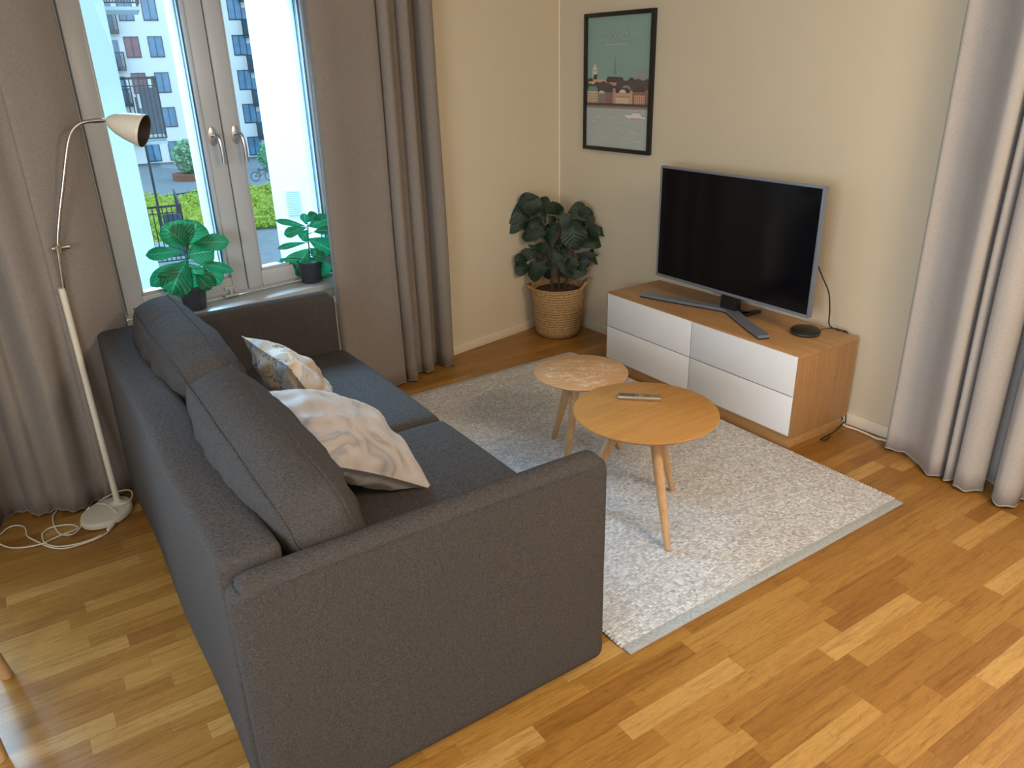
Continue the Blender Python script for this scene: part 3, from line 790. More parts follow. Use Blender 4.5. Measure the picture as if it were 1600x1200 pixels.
for y0 in (0.0, RLn-0.036):
    bm = NB(); box(bm, -0.002, RWd+0.002, y0, y0+0.036, 0.0008, 0.0095, 0.003); link('binding', bm, M['binding'], rug)

# ------------------------------------------------------------------ coffee tables
def round_table(label, cx, cy, ztop, rad, th, legs, matt, rz):
    t = thing('coffee_table', label, 'table', (cx, cy, 0.012), rz)
    z1 = ztop-0.012
    b = NB(); lathe(b, [(0.001, z1-th), (rad-0.022, z1-th), (rad-0.004, z1-th*0.42), (rad, z1-th*0.22), (rad-0.0015, z1-0.001), (rad-0.004, z1), (0.001, z1)], 96)
    link('tabletop', b, matt, t, angle=30)
    for (bx, by) in legs:
        # world foot -> local
        v = _rz(Vector((bx-cx, by-cy, 0)), -rz)
        top = Vector((v.x*0.30, v.y*0.30, z1-th)); bot = Vector((v.x, v.y, 0.001))
        pts = [bot.lerp(top, i/10) for i in range(11)]
        b = NB(); sweep(b, pts, [0.0110+0.0085*min(1, (i/10)*1.6) if i < 8 else 0.0185 for i in range(11)], 20)
        link('leg', b, M['oak_leg'], t)
    b = NB(); lathe(b, [(0.001, z1-th-0.012), (0.10, z1-th-0.012), (0.105, z1-th), (0.001, z1-th)], 32); link('leg_plate', b, M['oak_leg'], t)
    return t
TB = (-1.344, -2.112)
l1 = at_z(1043, 859, 0.012); l2 = at_z(1050, 766, 0.012)
round_table('larger round oak coffee table with a remote on top, nearest the camera', TB[0], TB[1], 0.450, 0.2665, 0.022, [(l1.x, l1.y), (l2.x, l2.y), (TB[0]-0.165, TB[1]+0.18)], M['oak_table'], ANG_F)
TS = (-1.196, -1.584)
l3 = at_z(865, 685, 0.012)
round_table('smaller round oak side table with white wear stains on its top', TS[0], TS[1], 0.402, 0.2035, 0.020, [(l3.x, l3.y), (TS[0]-0.165, TS[1]-0.095), (TS[0]+0.155, TS[1]-0.095)], M['worn_top'], 0.9)
# remote
ra, rb = at_z(965, 617, 0.462), at_z(1033, 620.5, 0.462)
mid = (ra+rb)/2; ang = math.atan2(rb.y-ra.y, rb.x-ra.x); L = (rb-ra).length
rem = thing('remote_control', 'slim silver remote control lying on the larger round table', 'remote', (mid.x, mid.y, 0.450), ang)
bm = NB(); box(bm, -L/2, L/2, -0.017, 0.017, 0.0005, 0.0145, 0.004, 3); link('remote_body', bm, M['remote'], rem)
bm = NB(); box(bm, -L/2+0.004, -L/2+0.066, -0.0145, 0.0145, 0.0145, 0.0156, 0.0004); link('cover', bm, M['remote_dark'], rem)
bm = NB(); lathe(bm, [(0.006, 0.0145), (0.006, 0.0153), (0.0105, 0.0153), (0.0105, 0.0145)], 24, (L/2-0.055, 0, 0), close=False); link('navigation_ring', bm, M['remote_dark'], rem)
bm = NB(); box(bm, L/2-0.094, L/2-0.086, -0.009, 0.009, 0.0145, 0.0165, 0.001); link('rocker', bm, M['remote_dark'], rem)

# ------------------------------------------------------------------ TV cabinet
CO = at_z(1230, 703, 0)
cab = thing('tv_cabinet', 'low oak TV cabinet with four white drawer fronts', 'cabinet', (CO.x, CO.y, 0), ANG_F)
CW, CD, CZ0, CZ1 = 1.262, 0.412, 0.058, 0.452; th = 0.019
bm = NB(); box(bm, 0, CD, -0.006, CW, CZ1-th, CZ1, 0.0015); link('top_panel', bm, M['oak_cabinet'], cab)
bm = NB(); box(bm, 0, CD, -0.006, -0.006+th, CZ0, CZ1-th, 0.001); link('side_panel', bm, M['oak_side'], cab)
bm = NB(); box(bm, 0, CD, CW-th, CW, CZ0, CZ1-th, 0.001); link('side_panel', bm, M['oak_side'], cab)
bm = NB(); box(bm, 0, CD, -0.006+th, CW-th, CZ0, CZ0+th, 0.001); link('bottom_panel', bm, M['oak_cabinet'], cab)
bm = NB(); box(bm, CD-0.008, CD-0.002, -0.006+th, CW-th, CZ0+th, CZ1-th); link('rear_panel', bm, M['oak_cabinet'], cab)
bm = NB(); box(bm, 0.006, CD-0.02, 0.004, CW-0.012, 0.001, CZ0-0.0005, 0.0015); link('plinth', bm, M['oak_cabinet'], cab)
iy0, iy1, iz0, iz1 = -0.006+0.010, CW-0.010, CZ0+0.010, CZ1-0.007
my = 0.620; mz = 0.258; g = 0.0018
for (a, b_) in ((iy0, my-g), (my+g, iy1)):
    for (c, d) in ((iz0, mz-g), (mz+g, iz1)):
        bm = NB(); box(bm, -0.004, -0.0005, a, b_, c, d, 0.0008)
        dr = link('drawer', bm, M['white_lacquer'], cab)
# black sheet behind the fronts, standing in for shade in the drawer gaps
bm = NB(); box(bm, 0.001, 0.016, iy0+0.01, iy1-0.01, iz0+0.012, iz1-0.014); link('gap_shade_backing', bm, M['black'], cab, smooth=False)

# ------------------------------------------------------------------ television
def cl(x, y, z=0): v = CO+CX*x+CY*y; return Vector((v.x, v.y, z))
tp = cl(0.20, 0.605)
tv = thing('television', 'flat screen television with blue-grey bezel standing on the oak cabinet', 'television', (tp.x, tp.y, CZ1), ANG_F)
z0t, z1t = 0.098, 0.676; hw = 0.487
bm = NB()
bz = 0.010
box(bm, -0.006, 0.022, -hw, -hw+bz, z0t, z1t, 0.002); box(bm, -0.006, 0.022, hw-bz, hw, z0t, z1t, 0.002)
box(bm, -0.006, 0.022, -hw+bz, hw-bz, z1t-bz, z1t, 0.002); box(bm, -0.006, 0.022, -hw+bz, hw-bz, z0t, z0t+0.014, 0.002)
link('bezel', bm, M['tv_bezel'], tv)
bm = NB(); box(bm, -0.002, 0.004, -hw+bz, hw-bz, z0t+0.014, z1t-bz); link('screen', bm, M['screen'], tv, smooth=False)
bm = NB(); box(bm, 0.022, 0.050, -hw+0.03, hw-0.03, z0t+0.03, z1t-0.03, 0.012, 3); box(bm, 0.004, 0.0225, -hw+bz, hw-bz, z0t+0.014, z1t-bz); link('rear_housing', bm, M['black'], tv)
bm = NB(); box(bm, -0.0075, -0.0055, 0.012, 0.075, z0t-0.006, z0t+0.001, 0.001); link('logo_tab', bm, M['steel'], tv)
# stand: a wide V of brushed metal with the neck at its apex
bm = NB()
ap = Vector((0.035, 0.005)); fl_ = Vector((-0.108, 0.475)); fr = Vector((-0.150, -0.375))
path = catmull([(fl_.x, fl_.y, 0), (fl_.x*0.5+ap.x*0.5, fl_.y*0.5+ap.y*0.5, 0), (ap.x-0.012, ap.y+0.05, 0), (ap.x-0.004, ap.y, 0), (ap.x-0.014, ap.y-0.045, 0), (fr.x*0.5+ap.x*0.5, fr.y*0.5+ap.y*0.5, 0), (fr.x, fr.y, 0)], 8)
def strip(b, path, hwid, z0, z1):
    L_, R_ = [], []
    for i, p in enumerate(path):
        tg = (path[min(i+1, len(path)-1)]-path[max(i-1, 0)]).normalized(); nn = Vector((-tg.y, tg.x, 0))
        L_.append(p+nn*hwid); R_.append(p-nn*hwid)
    vs = [[b.verts.new((q.x, q.y, z)) for q in S_] for S_, z in ((L_, z0), (R_, z0), (R_, z1), (L_, z1))]
    for i in range(len(path)-1):
        for a, c in ((0, 1), (1, 2), (2, 3), (3, 0)): b.faces.new((vs[a][i], vs[c][i], vs[c][i+1], vs[a][i+1]))
    b.faces.new([vs[k][0] for k in range(4)]); b.faces.new([vs[k][-1] for k in range(3, -1, -1)])
strip(bm, path, 0.027, 0.007, 0.020); link('stand_foot', bm, M['tv_bezel'], tv, angle=30)
bm = NB(); strip(bm, path, 0.025, 0.0003, 0.007); link('foot_underside', bm, M['black'], tv, angle=30)
bm = NB(); box(bm, 0.020, 0.062, -0.055, 0.045, 0.004, 0.13, 0.006); box(bm, 0.03, 0.155, -0.11, -0.075, 0.001, 0.014, 0.003); box(bm, 0.03, 0.09, -0.10, 0.03, 0.0008, 0.014, 0.003)
link('stand_neck', bm, M['black'], tv)

pk = cl(0.262, 0.168)
puck = thing('streaming_box', 'round black streaming box on the right end of the oak cabinet', 'media box', (pk.x, pk.y, CZ1))
bm = NB(); lathe(bm, [(0.001, 0.0005), (0.058, 0.0005), (0.066, 0.005), (0.0665, 0.019), (0.061, 0.026), (0.050, 0.0285), (0.001, 0.029)], 48); link('box_body', bm, M['black'], puck)
bm = NB(); lathe(bm, [(0.0668, 0.010), (0.0675, 0.0105), (0.0675, 0.0115), (0.0668, 0.012)], 48, close=False); link('rim_band', bm, M['steel'], puck)
def cable(name, pts, r, mat, label, k=8):
    b = NB(); pp = catmull(pts, k); c = pp[0].copy()
    sweep(b, [q-c for q in pp], r, 8)
    o = link(name, b, mat); o.location = c; return tag(o, label, 'cable')
cable('power_cable', [cl(0.240, 0.145, 0.80), cl(0.262, 0.118, 0.73), cl(0.285, 0.092, 0.66), cl(0.30, 0.085, 0.58), cl(0.33, 0.096, 0.50), cl(0.395, 0.092, 0.462), cl(0.425, 0.07, 0.44), cl(0.430, 0.06, 0.30), cl(0.432, 0.05, 0.15), cl(0.428, 0.02, 0.02)], 0.0030, M['black'], 'black cable hanging from the television to the back of the cabinet')
cable('power_cable', [cl(0.320, 0.140, 0.466), cl(0.350, 0.118, 0.472), cl(0.385, 0.098, 0.470), cl(0.408, 0.075, 0.461), cl(0.424, 0.062, 0.452), cl(0.430, 0.04, 0.40), cl(0.432, 0.02, 0.2), cl(0.425, 0.00, 0.012)], 0.0028, M['black'], 'black cable looping from the round streaming box over the cabinet edge')
cable('power_cable', [at_z(1318, 660, 0.01), at_z(1311, 668, 0.006), at_z(1303, 675, 0.006), at_z(1292, 681, 0.006), at_z(1283, 686, 0.006), at_z(1290, 688, 0.006), at_z(1297, 682, 0.006)], 0.0035, M['black'], 'short black cable end on the floor beside the cabinet plinth')
cable('extension_cable', [at_z(1314, 661, 0.006), at_z(1322, 666, 0.006), at_z(1335, 670, 0.006), at_z(1352, 677, 0.006), at_z(1370, 685, 0.006), at_z(1384, 688.5, 0.006), (-0.055, -2.47, 0.006), (-0.045, -2.7, 0.006), (-0.05, -3.0, 0.006)], 0.0048, M['white_cable'], 'white cable along the right wall skirting from cabinet to curtain')
cable('power_cable', [at_z(1317, 657, 0.006), at_z(1340, 664.5, 0.006), at_z(1362, 673, 0.006), at_z(1384, 681, 0.006), (-0.028, -2.47, 0.006), (-0.026, -2.75, 0.006)], 0.0040, M['black'], 'thin black cable tucked against the right wall skirting')

# ------------------------------------------------------------------ poster
pf = thing('framed_poster', 'black framed city skyline poster on the wall above the television', 'poster', (0, -0.523, 1.511))
pw, ph = 0.550/2, 0.738/2
bm = NB(); fwid = 0.022; dp = 0.024
box(bm, -dp, -0.0005, -pw, -pw+fwid, -ph, ph, 0.001); box(bm, -dp, -0.0005, pw-fwid, pw, -ph, ph, 0.001)
box(bm, -dp, -0.0005, -pw+fwid, pw-fwid, ph-fwid, ph, 0.001); box(bm, -dp, -0.0005, -pw+fwid, pw-fwid, -ph, -ph+fwid, 0.001)
link('frame', bm, M['frame_black'], pf)
cols = {'sky': (0.285, 0.475, 0.435), 'water': (0.514, 0.591, 0.575), 'quay': (0.325, 0.262, 0.244), 'darkbar': (0.099, 0.073, 0.065), 'roof': (0.068, 0.062, 0.068),
        'cream': (0.786, 0.642, 0.421), 'tan': (0.756, 0.437, 0.308), 'pink': (0.635, 0.350, 0.276), 'mauve': (0.272, 0.175, 0.194), 'brick': (0.333, 0.175, 0.130), 'tower': (0.832, 0.758, 0.648),
        'globe': (0.363, 0.394, 0.389), 'green': (0.197, 0.365, 0.308), 'boat': (0.900, 0.900, 0.900), 'ripple': (0.635, 0.685, 0.664), 'tree': (0.091, 0.080, 0.082), 'grey': (0.302, 0.321, 0.276)}
keys = list(cols); art = [plain('print_'+k, c, 0.35, var=0.03) for k, c in cols.items()]
ix = {k: i for i, k in enumerate(keys)}
AW, AH = pw-fwid, ph-fwid
bm = NB(); layer = [0]
def art_poly(pts, key):
    """pts in picture units: x 0..1 from the left, y 0..1 from the top"""
    layer[0] += 1; xx = -0.0100-0.00003*layer[0]
    vs = [bm.verts.new((xx, AW-p[0]*2*AW, AH-p[1]*2*AH)) for p in pts]
    f = bm.faces.new(vs); f.material_index = ix[key]
def art_rect(x0, y0, x1, y1, key): art_poly([(x0, y0), (x1, y0), (x1, y1), (x0, y1)], key)
def art_ell(cx, cy, rx, ry, key, a0=0, a1=2*PI, n=20): art_poly([(cx+rx*math.cos(a0+(a1-a0)*i/n), cy-ry*math.sin(a0+(a1-a0)*i/n)) for i in range(n+(0 if a1-a0 > 6 else 1))], key)
art_rect(0, 0, 1, 1, 'sky')
# globe arena, spires, hills
art_ell(0.865, 0.440, 0.105, 0.062, 'globe'); art_rect(0.84, 0.376, 0.89, 0.379, 'grey')
art_poly([(0.115, 0.330), (0.125, 0.400), (0.100, 0.400)], 'green')
art_rect(0.085, 0.385, 0.160, 0.450, 'tower'); art_rect(0.100, 0.392, 0.112, 0.405, 'roof'); art_rect(0.134, 0.392, 0.146, 0.405, 'roof')
art_poly([(0.085, 0.386), (0.16, 0.386), (0.122, 0.345)], 'tower')
art_poly([(0.452, 0.295), (0.457, 0.295), (0.480, 0.415), (0.430, 0.415)], 'green'); art_rect(0.424, 0.415, 0.486, 0.428, 'green'); art_rect(0.430, 0.428, 0.480, 0.47, 'globe')
art_poly([(0, 0.465), (0.07, 0.455), (0.10, 0.470), (0.105, 0.43), (0.17, 0.43), (0.155, 0.475), (0.32, 0.470), (0.34, 0.445), (0.575, 0.450), (0.60, 0.475), (0.65, 0.478), (0.70, 0.450), (0.745, 0.455), (0.78, 0.475), (0.93, 0.475), (0.96, 0.462), (1, 0.475), (1, 0.56), (0, 0.56)], 'roof')
art_poly([(0.09, 0.468), (0.30, 0.468), (0.33, 0.490), (0.32, 0.515), (0.10, 0.512)], 'tan'); art_rect(0.02, 0.485, 0.12, 0.505, 'cream'); art_rect(0.36, 0.490, 0.52, 0.515, 'pink')
for cx_, cy_, rr_ in ((0.05, 0.53, 0.06), (0.17, 0.53, 0.08), (0.27, 0.52, 0.07), (0.37, 0.53, 0.06), (0.55, 0.51, 0.07), (0.69, 0.50, 0.06), (0.82, 0.50, 0.07), (0.95, 0.505, 0.07), (0.60, 0.535, 0.06), (0.76, 0.53, 0.05)):
    art_ell(cx_, cy_, rr_, rr_*0.55, 'tree')
art_ell(0.645, 0.545, 0.07, 0.035, 'grey', 0, PI)
# waterfront houses
def house(x0, x1, y0, key, roofkey, nw, nh, gable=True):
    y1 = 0.655
    if gable: art_poly([(x0, y0), (x1, y0), (x1-0.03, y0-0.038), (x0+0.03, y0-0.038)], roofkey)
    art_rect(x0, y0, x1, y1, key)
    for i in range(nw):
        for j in range(nh):
            a = x0+(i+0.35)*(x1-x0)/nw; b_ = y0+0.008+(j+0.2)*(y1-y0-0.012)/nh
            art_rect(a, b_, a+(x1-x0)/nw*0.4, b_+(y1-y0)/nh*0.55, 'mauve')
house(0.0, 0.185, 0.560, 'cream', 'green', 6, 4)
house(0.19, 0.30, 0.575, 'grey', 'tree', 4, 3); art_ell(0.245, 0.575, 0.045, 0.022, 'tower', 0, PI)
house(0.305, 0.43, 0.565, 'mauve', 'roof', 4, 4); house(0.305, 0.43, 0.60, 'brick', 'roof', 4, 2, False)
art_rect(0.435, 0.535, 0.475, 0.665, 'pink'); house(0.475, 0.705, 0.570, 'tan', 'roof', 8, 1); art_rect(0.485, 0.605, 0.695, 0.650, 'cream')
art_ell(0.59, 0.568, 0.055, 0.025, 'tower', 0, PI); art_rect(0.705, 0.55, 0.745, 0.66, 'tan')
house(0.75, 0.94, 0.560, 'brick', 'roof', 5, 4); house(0.775, 0.935, 0.585, 'tan', 'roof', 5, 3, False); art_rect(0.94, 0.545, 1.0, 0.66, 'brick')
art_rect(0, 0.650, 1, 0.675, 'darkbar'); art_rect(0, 0.672, 1, 0.695, 'quay')
art_rect(0, 0.690, 1, 1.0, 'water')
rnd_ = random.Random(4)
for i in range(26):
    x = rnd_.random()*0.85; y = 0.74+rnd_.random()*0.24; w_ = 0.04+rnd_.random()*0.12
    art_ell(x+w_/2, y, w_/2, 0.004, 'ripple')
art_poly([(0.63, 0.737), (0.74, 0.735), (0.78, 0.730), (0.96, 0.738), (0.95, 0.765), (0.72, 0.764), (0.66, 0.750)], 'boat')
art_poly([(0.76, 0.722), (0.88, 0.722), (0.87, 0.736), (0.75, 0.736)], 'boat'); art_poly([(0.78, 0.705), (0.84, 0.705), (0.85, 0.722), (0.77, 0.722)], 'boat'); art_rect(0.775, 0.710, 0.845, 0.716, 'mauve'); art_rect(0.90, 0.738, 0.95, 0.743, 'roof'); art_poly([(0.72, 0.757), (0.94, 0.757), (0.94, 0.764), (0.735, 0.764)], 'pink')
# solid backing board
box(bm, -0.0098, -0.004, -AW-0.002, AW+0.002, -AH-0.002, AH+0.002, mi=ix['sky'])
pr = link('print', bm, art, pf, smooth=False)
def lettering(txt, size, x, y, mat, parent, name='lettering', width=1.0):
    cu = bpy.data.curves.new('t', 'FONT'); cu.body = txt; cu.size = size; cu.align_x = 'CENTER'; cu.align_y = 'CENTER'; cu.extrude = 0.0002; cu.space_character = 0.92; cu.offset = -size*0.024
    ob = bpy.data.objects.new('t', cu); C.objects.link(ob)
    dg = bpy.context.evaluated_depsgraph_get(); me = bpy.data.meshes.new_from_object(ob.evaluated_get(dg))
    C.objects.unlink(ob); bpy.data.objects.remove(ob); me.materials.clear(); me.materials.append(mat); me.name = name
    for v in me.vertices: v.co = Vector((-0.0150+v.co.z*-1, x-v.co.x*width, y+v.co.y))
    o = bpy.data.objects.new(name, me); C.objects.link(o); o.parent = parent; return o
lt = plain('pale_lettering', (0.62, 0.70, 0.62), 0.5)
lettering('STOCKHOLM', 0.062, AW-0.475*2*AW, AH-0.150*2*AH, lt, pr, width=0.80)
bm = NB(); box(bm, -0.0148, -0.0144, AW-0.66*2*AW, AW-0.31*2*AW, AH-0.208*2*AH, AH-0.203*2*AH); link('rule_line', bm, lt, pr, smooth=False)
bm = NB(); box(bm, -0.0165, -0.0160, -AW, AW, -AH, AH)
gm, t = newmat('poster_glazing'); tr = t.n('ShaderNodeBsdfTransparent'); tr.inputs[0].default_value = (0.97, 0.97, 0.97, 1); gl = t.n('ShaderNodeBsdfGlossy'); gl.inputs['Roughness'].default_value = 0.12
mx = t.n('ShaderNodeMixShader'); mx.inputs[0].default_value = 0.035; t.lk(tr.outputs[0], mx.inputs[1]); t.lk(gl.outputs[0], mx.inputs[2]); t.lk(mx.outputs[0], t.out.inputs[0])
link('glazing', bm, gm, pf, smooth=False)

# ------------------------------------------------------------------ floor lamp
lp = at_z(184, 784, 0.03)
lamp = thing('floor_lamp', 'cream and chrome floor lamp with bullet shade behind the sofa', 'lamp', (lp.x, lp.y, 0))
bm = NB()
b0, b1, b2 = at_z(131, 800, 0.0), at_z(214, 770, 0.0), at_z(150, 812, 0.0)
# pear-shaped flat foot, longer towards the curtain side
def foot_outline(s):
    pts = []
    for i in range(48):
        a = 2*PI*i/48; r = 0.088*s
        px, py = math.cos(a)*r, math.sin(a)*r
        px = px*1.0; py = py*1.28-0.028
        c, s_ = math.cos(R(-42)), math.sin(R(-42))
        pts.append((px*c-py*s_-0.030, px*s_+py*c-0.012))
    return pts
rings = []
for s, z in ((0.94, 0.001), (1.0, 0.006), (1.0, 0.020), (0.95, 0.026), (0.90, 0.0275)):
    rings.append([bm.verts.new((x, y, z)) for x, y in foot_outline(s)])
for a, b_ in zip(rings[:-1], rings[1:]):
    for k in range(48): bm.faces.new((a[k], a[(k+1) % 48], b_[(k+1) % 48], b_[k]))
bm.faces.new(rings[0][::-1]); bm.faces.new(rings[-1])
link('base', bm, M['cream'], lamp)
bm = NB(); lathe(bm, [(0.001, 0.027), (0.034, 0.027), (0.034, 0.031), (0.018, 0.036), (0.0125, 0.042), (0.0115, 0.93), (0.001, 0.93)], 24); link('pole', bm, M['cream'], lamp)
def vloc(px, py, dy=0.0):
    n = Vector((lp.x-CAM.x, lp.y-CAM.y, 0)); p = at_plane(px, py, Vector((lp.x, lp.y, 0)), n); return p-Vector((lp.x, lp.y, 0))
q0, q1 = vloc(103, 449), vloc(91, 388)
tube = catmull([Vector((0, 0, 0.90)), q0*0.5+Vector((0, 0, 0.93))*0.5, q1, vloc(93, 340), vloc(98, 295), vloc(103, 250), vloc(107, 222), vloc(113, 205), vloc(125, 193.5), vloc(140, 189.5), vloc(158, 188)], 8)
bm = NB(); sweep(bm, tube, 0.0066, 12); link('gooseneck', bm, M['chrome'], lamp)
bm = NB(); lathe(bm, [(0.001, -0.014), (0.012, -0.014), (0.013, 0.012), (0.001, 0.014)], 20, tuple(q1)); box(bm, q1.x-0.022, q1.x+0.040, q1.y-0.007, q1.y+0.007, q1.z-0.007, q1.z+0.007, 0.004, 3); link('clamp_screw', bm, M['chrome'], lamp)
bm = NB(); sweep(bm, [vloc(144, 189), vloc(150, 188.6), vloc(161, 187.8)], 0.0085, 14); link('sleeve', bm, M['chrome'], lamp)
# shade: bullet, opening towards the lower right and slightly to the viewer
sa, sb = vloc(166, 188), vloc(216, 203)
view = (CAM-Vector((lp.x, lp.y, 1.5))).normalized()
sb = sb+view*0.055; ax = (sb-sa); SL = ax.length; ax.normalize()
Q = ax.to_track_quat('Z', 'Y').to_matrix().to_4x4(); Q.translation = sa
def shape_axis(b):
    for v in b.verts: v.co = Q @ v.co
prof = [(0.007, 0.0), (0.014, 0.004), (0.024, 0.015), (0.036, 0.038), (0.046, 0.068), (0.053, 0.100), (0.0565, 0.130), (0.0575, SL+0.004)]
bm = NB(); lathe(bm, prof, 40, close=False); lathe(bm, [(0.0575, SL+0.004), (0.0555, SL+0.004)], 40, close=False); shape_axis(bm); sh = link('lamp_shade', bm, M['cream'], lamp)
bm = NB(); lathe(bm, [(r-0.002, h) for r, h in prof[1:]], 40, close=False); shape_axis(bm); link('shade_lining', bm, M['shade_in'], sh)
bm = NB(); lathe(bm, [(0.001, 0.03), (0.012, 0.03), (0.012, 0.045), (0.020, 0.062), (0.024, 0.078), (0.021, 0.092), (0.012, 0.101), (0.001, 0.103)], 24); shape_axis(bm); link('bulb', bm, M['bulb'], lamp)
bm = NB(); sweep(bm, [vloc(160, 187.8), vloc(168, 188.8)], 0.0055, 12); link('swivel', bm, M['chrome'], lamp)
# cord
def gz(pts, z=0.006): return [at_z(x, y, z) for x, y in pts]
c1 = gz([(88, 798), (83, 806), (83, 815), (87, 826), (94, 834), (106, 836), (118, 832), (126, 823), (127, 811), (128, 806)], 0.006)
cordp = [at_z(184, 782, 0.034), at_z(180, 783.5, 0.034), at_z(181, 787, 0.033), at_z(196, 786, 0.033), at_z(206, 778, 0.033), at_z(205, 767, 0.033), at_z(192, 766, 0.033), at_z(175, 772, 0.034), at_z(152, 786, 0.034), at_z(165, 788, 0.034), at_z(178, 797, 0.034), at_z(184, 804, 0.02), at_z(183, 812, 0.006), at_z(176, 822, 0.006), at_z(168, 832, 0.006), at_z(150, 842, 0.006), at_z(125, 851, 0.006), at_z(100, 857, 0.006), at_z(78, 855, 0.006), at_z(60, 847, 0.006), at_z(43, 838, 0.006), at_z(41, 830, 0.006), at_z(37, 823, 0.006), at_z(25, 821, 0.006), at_z(12, 825, 0.006), at_z(0, 835, 0.006), at_z(-20, 843, 0.006), at_z(-10, 846, 0.006), at_z(4, 852, 0.006), at_z(18, 856, 0.006), at_z(40, 855, 0.006), at_z(64, 850, 0.010), at_z(80, 843, 0.006), at_z(98, 835, 0.009), at_z(115, 829, 0.006), at_z(122, 824, 0.006), at_z(112, 820, 0.006), at_z(95, 821, 0.009), at_z(78, 825, 0.006), at_z(67, 833, 0.006), at_z(67, 843, 0.006), at_z(73, 850, 0.008), at_z(90, 854, 0.006), at_z(115, 851, 0.009), at_z(140, 844, 0.009), at_z(158, 836, 0.006)]
def lampcord(pts, k):
    b = NB(); sweep(b, [p-Vector((lp.x, lp.y, 0)) for p in catmull(pts, k)], 0.0028, 8); return link('cord', b, M['cord'], lamp)
cord_a = lampcord(cordp, 5)
lampcord([at_z(90, 792, 0.006)]+c1+[at_z(133, 800, 0.02), at_z(140, 792, 0.033)], 6)
sw0, sw1 = at_z(181, 814, 0.010), at_z(168, 829, 0.010); d_ = (sw1-sw0)
bm = NB(); sweep(bm, [sw0-sw0, d_*0.12, d_*0.5, d_*0.88, d_], [0.003, 0.0075, 0.009, 0.0075, 0.003], 12)
for v in bm.verts: v.co += sw0-Vector((lp.x, lp.y, 0))
link('cord_switch', bm, M['cord'], cord_a)

# ------------------------------------------------------------------ plants
def leaf(bm, uvl, base, tip, width, nrm, arch=0.15, cup=0.12, seed=0.0, round_=0.65, nl=12, nw=6):
    ax = tip-base; L = ax.length; ax = ax.normalized()
    nrm = (nrm-ax*nrm.dot(ax)); nrm = nrm.normalized() if nrm.length > 1e-5 else ax.orthogonal()
    sd = ax.cross(nrm)
    g = []
    for i in range(nl+1):
        t = i/nl
        # obovate outline: broadest beyond the middle
        wv = math.sin(PI*min(1.0, t**1.35))**0.55 if 0 < t < 1 else 0.0
        wv = max(wv, 0.03 if t < 1 else 0.02)
        wv *= (0.62+0.38*min(1, t*round_*2))
        row = []
        for j in range(nw+1):
            s = 2*j/nw-1
            z = arch*L*math.sin(PI*t)*1.0 - 0.10*L*t*t + cup*abs(s)**1.5*width*0.5*wv
            z += 0.035*width*math.sin(t*9+seed+s*2)*abs(s) + 0.02*width*noise.noise(Vector((t*4+seed, s*3, seed)))
            p = base+ax*(L*t)+sd*(s*width*0.5*wv)+nrm*z
            row.append((bm.verts.new(p), (j/nw, t)))
        g.append(row)
    for i in range(nl):
        for j in range(nw):
            q = (g[i][j], g[i][j+1], g[i+1][j+1], g[i+1][j])
            f = bm.faces.new([a[0] for a in q])
            for lp_, a in zip(f.loops, q): lp_[uvl].uv = a[1]
def plant_leaves(name, specs, centre, matl, parent, spread, seed, ppm, updir=0.55):
    rnd = random.Random(seed); bm = NB(); uvl = bm.loops.layers.uv.new('UVMap')
    vdir = Vector((CAM.x-centre.x, CAM.y-centre.y, CAM.z-centre.z)).normalized()
    n = Vector((vdir.x, vdir.y, 0)).normalized()
    stalks = []
    for k, (bx, by, tx, ty, w) in enumerate(specs):
        d0 = rnd.uniform(-0.35, 0.35)*spread; d1 = d0+rnd.uniform(-0.6, 0.9)*spread
        b = at_plane(bx, by, centre+n*d0, n)-centre; tpt = at_plane(tx, ty, centre+n*d1, n)-centre
        up = Vector((0, 0, 1)); nr = vdir*(1-updir)+up*updir+Vector((rnd.uniform(-.2, .2), rnd.uniform(-.2, .2), 0))
        leaf(bm, uvl, b, tpt, w/ppm, nr, arch=rnd.uniform(0.05, 0.16), cup=rnd.uniform(-0.15, 0.25), seed=k*1.7+seed)
        stalks.append(b)
    o = link(name, bm, matl, parent, angle=180)
    return o, stalks
def twig(bm, a, b, r0, r1, bend=0.02, seed=0):
    rnd = random.Random(seed); a = Vector(a); b = Vector(b)
    m = (a+b)/2+Vector((rnd.uniform(-bend, bend), rnd.uniform(-bend, bend), 0.0))
    pts = catmull([a, m, b], 5); sweep(bm, pts, [r0+(r1-r0)*i/(len(pts)-1) for i in range(len(pts))], 7)

# large fig in the basket
BC = Vector((-0.215, -0.240, 0))
bk = thing('basket', 'round braided seagrass basket with two handles in the corner', 'basket', BC)
bm = NB()
outer = [(0.001, 0.001), (0.120, 0.001), (0.136, 0.010), (0.143, 0.03)]
for i in range(1, 40):
    z = 0.03+i*0.0072; outer.append((0.143+0.027*((z-0.03)/0.28)**0.8+0.0016*math.sin(z*PI*2/0.0165), z))
outer += [(0.171, 0.318), (0.168, 0.324), (0.161, 0.320), (0.158, 0.30), (0.130, 0.03), (0.001, 0.02)]
lathe(bm, outer, 72, close=False); 
link('basket_body', bm, M['basket'], bk, angle=60)
for a0 in (R(137), R(-43)):
    pts = []
    for i in range(15):
        t = i/14; a = a0+R(28)*(t-0.5)*2; rr = 0.166+0.030*math.sin(PI*t)
        z = 0.314+(0.006 if a0 > 0 else 0.048)*math.sin(PI*t)
        pts.append((rr*math.cos(a), rr*math.sin(a), z))
    bm = NB(); sweep(bm, pts, 0.0085, 8); link('handle', bm, M['basket'], bk)
fig = thing('potted_plant', 'tall dark fiddle leaf fig growing from the seagrass basket', 'plant', BC)
bm = NB(); lathe(bm, [(0.001, 0.022), (0.115, 0.022), (0.150, 0.285), (0.146, 0.285), (0.140, 0.28), (0.001, 0.28)], 40); link('nursery_pot', bm, M['pot'], fig)
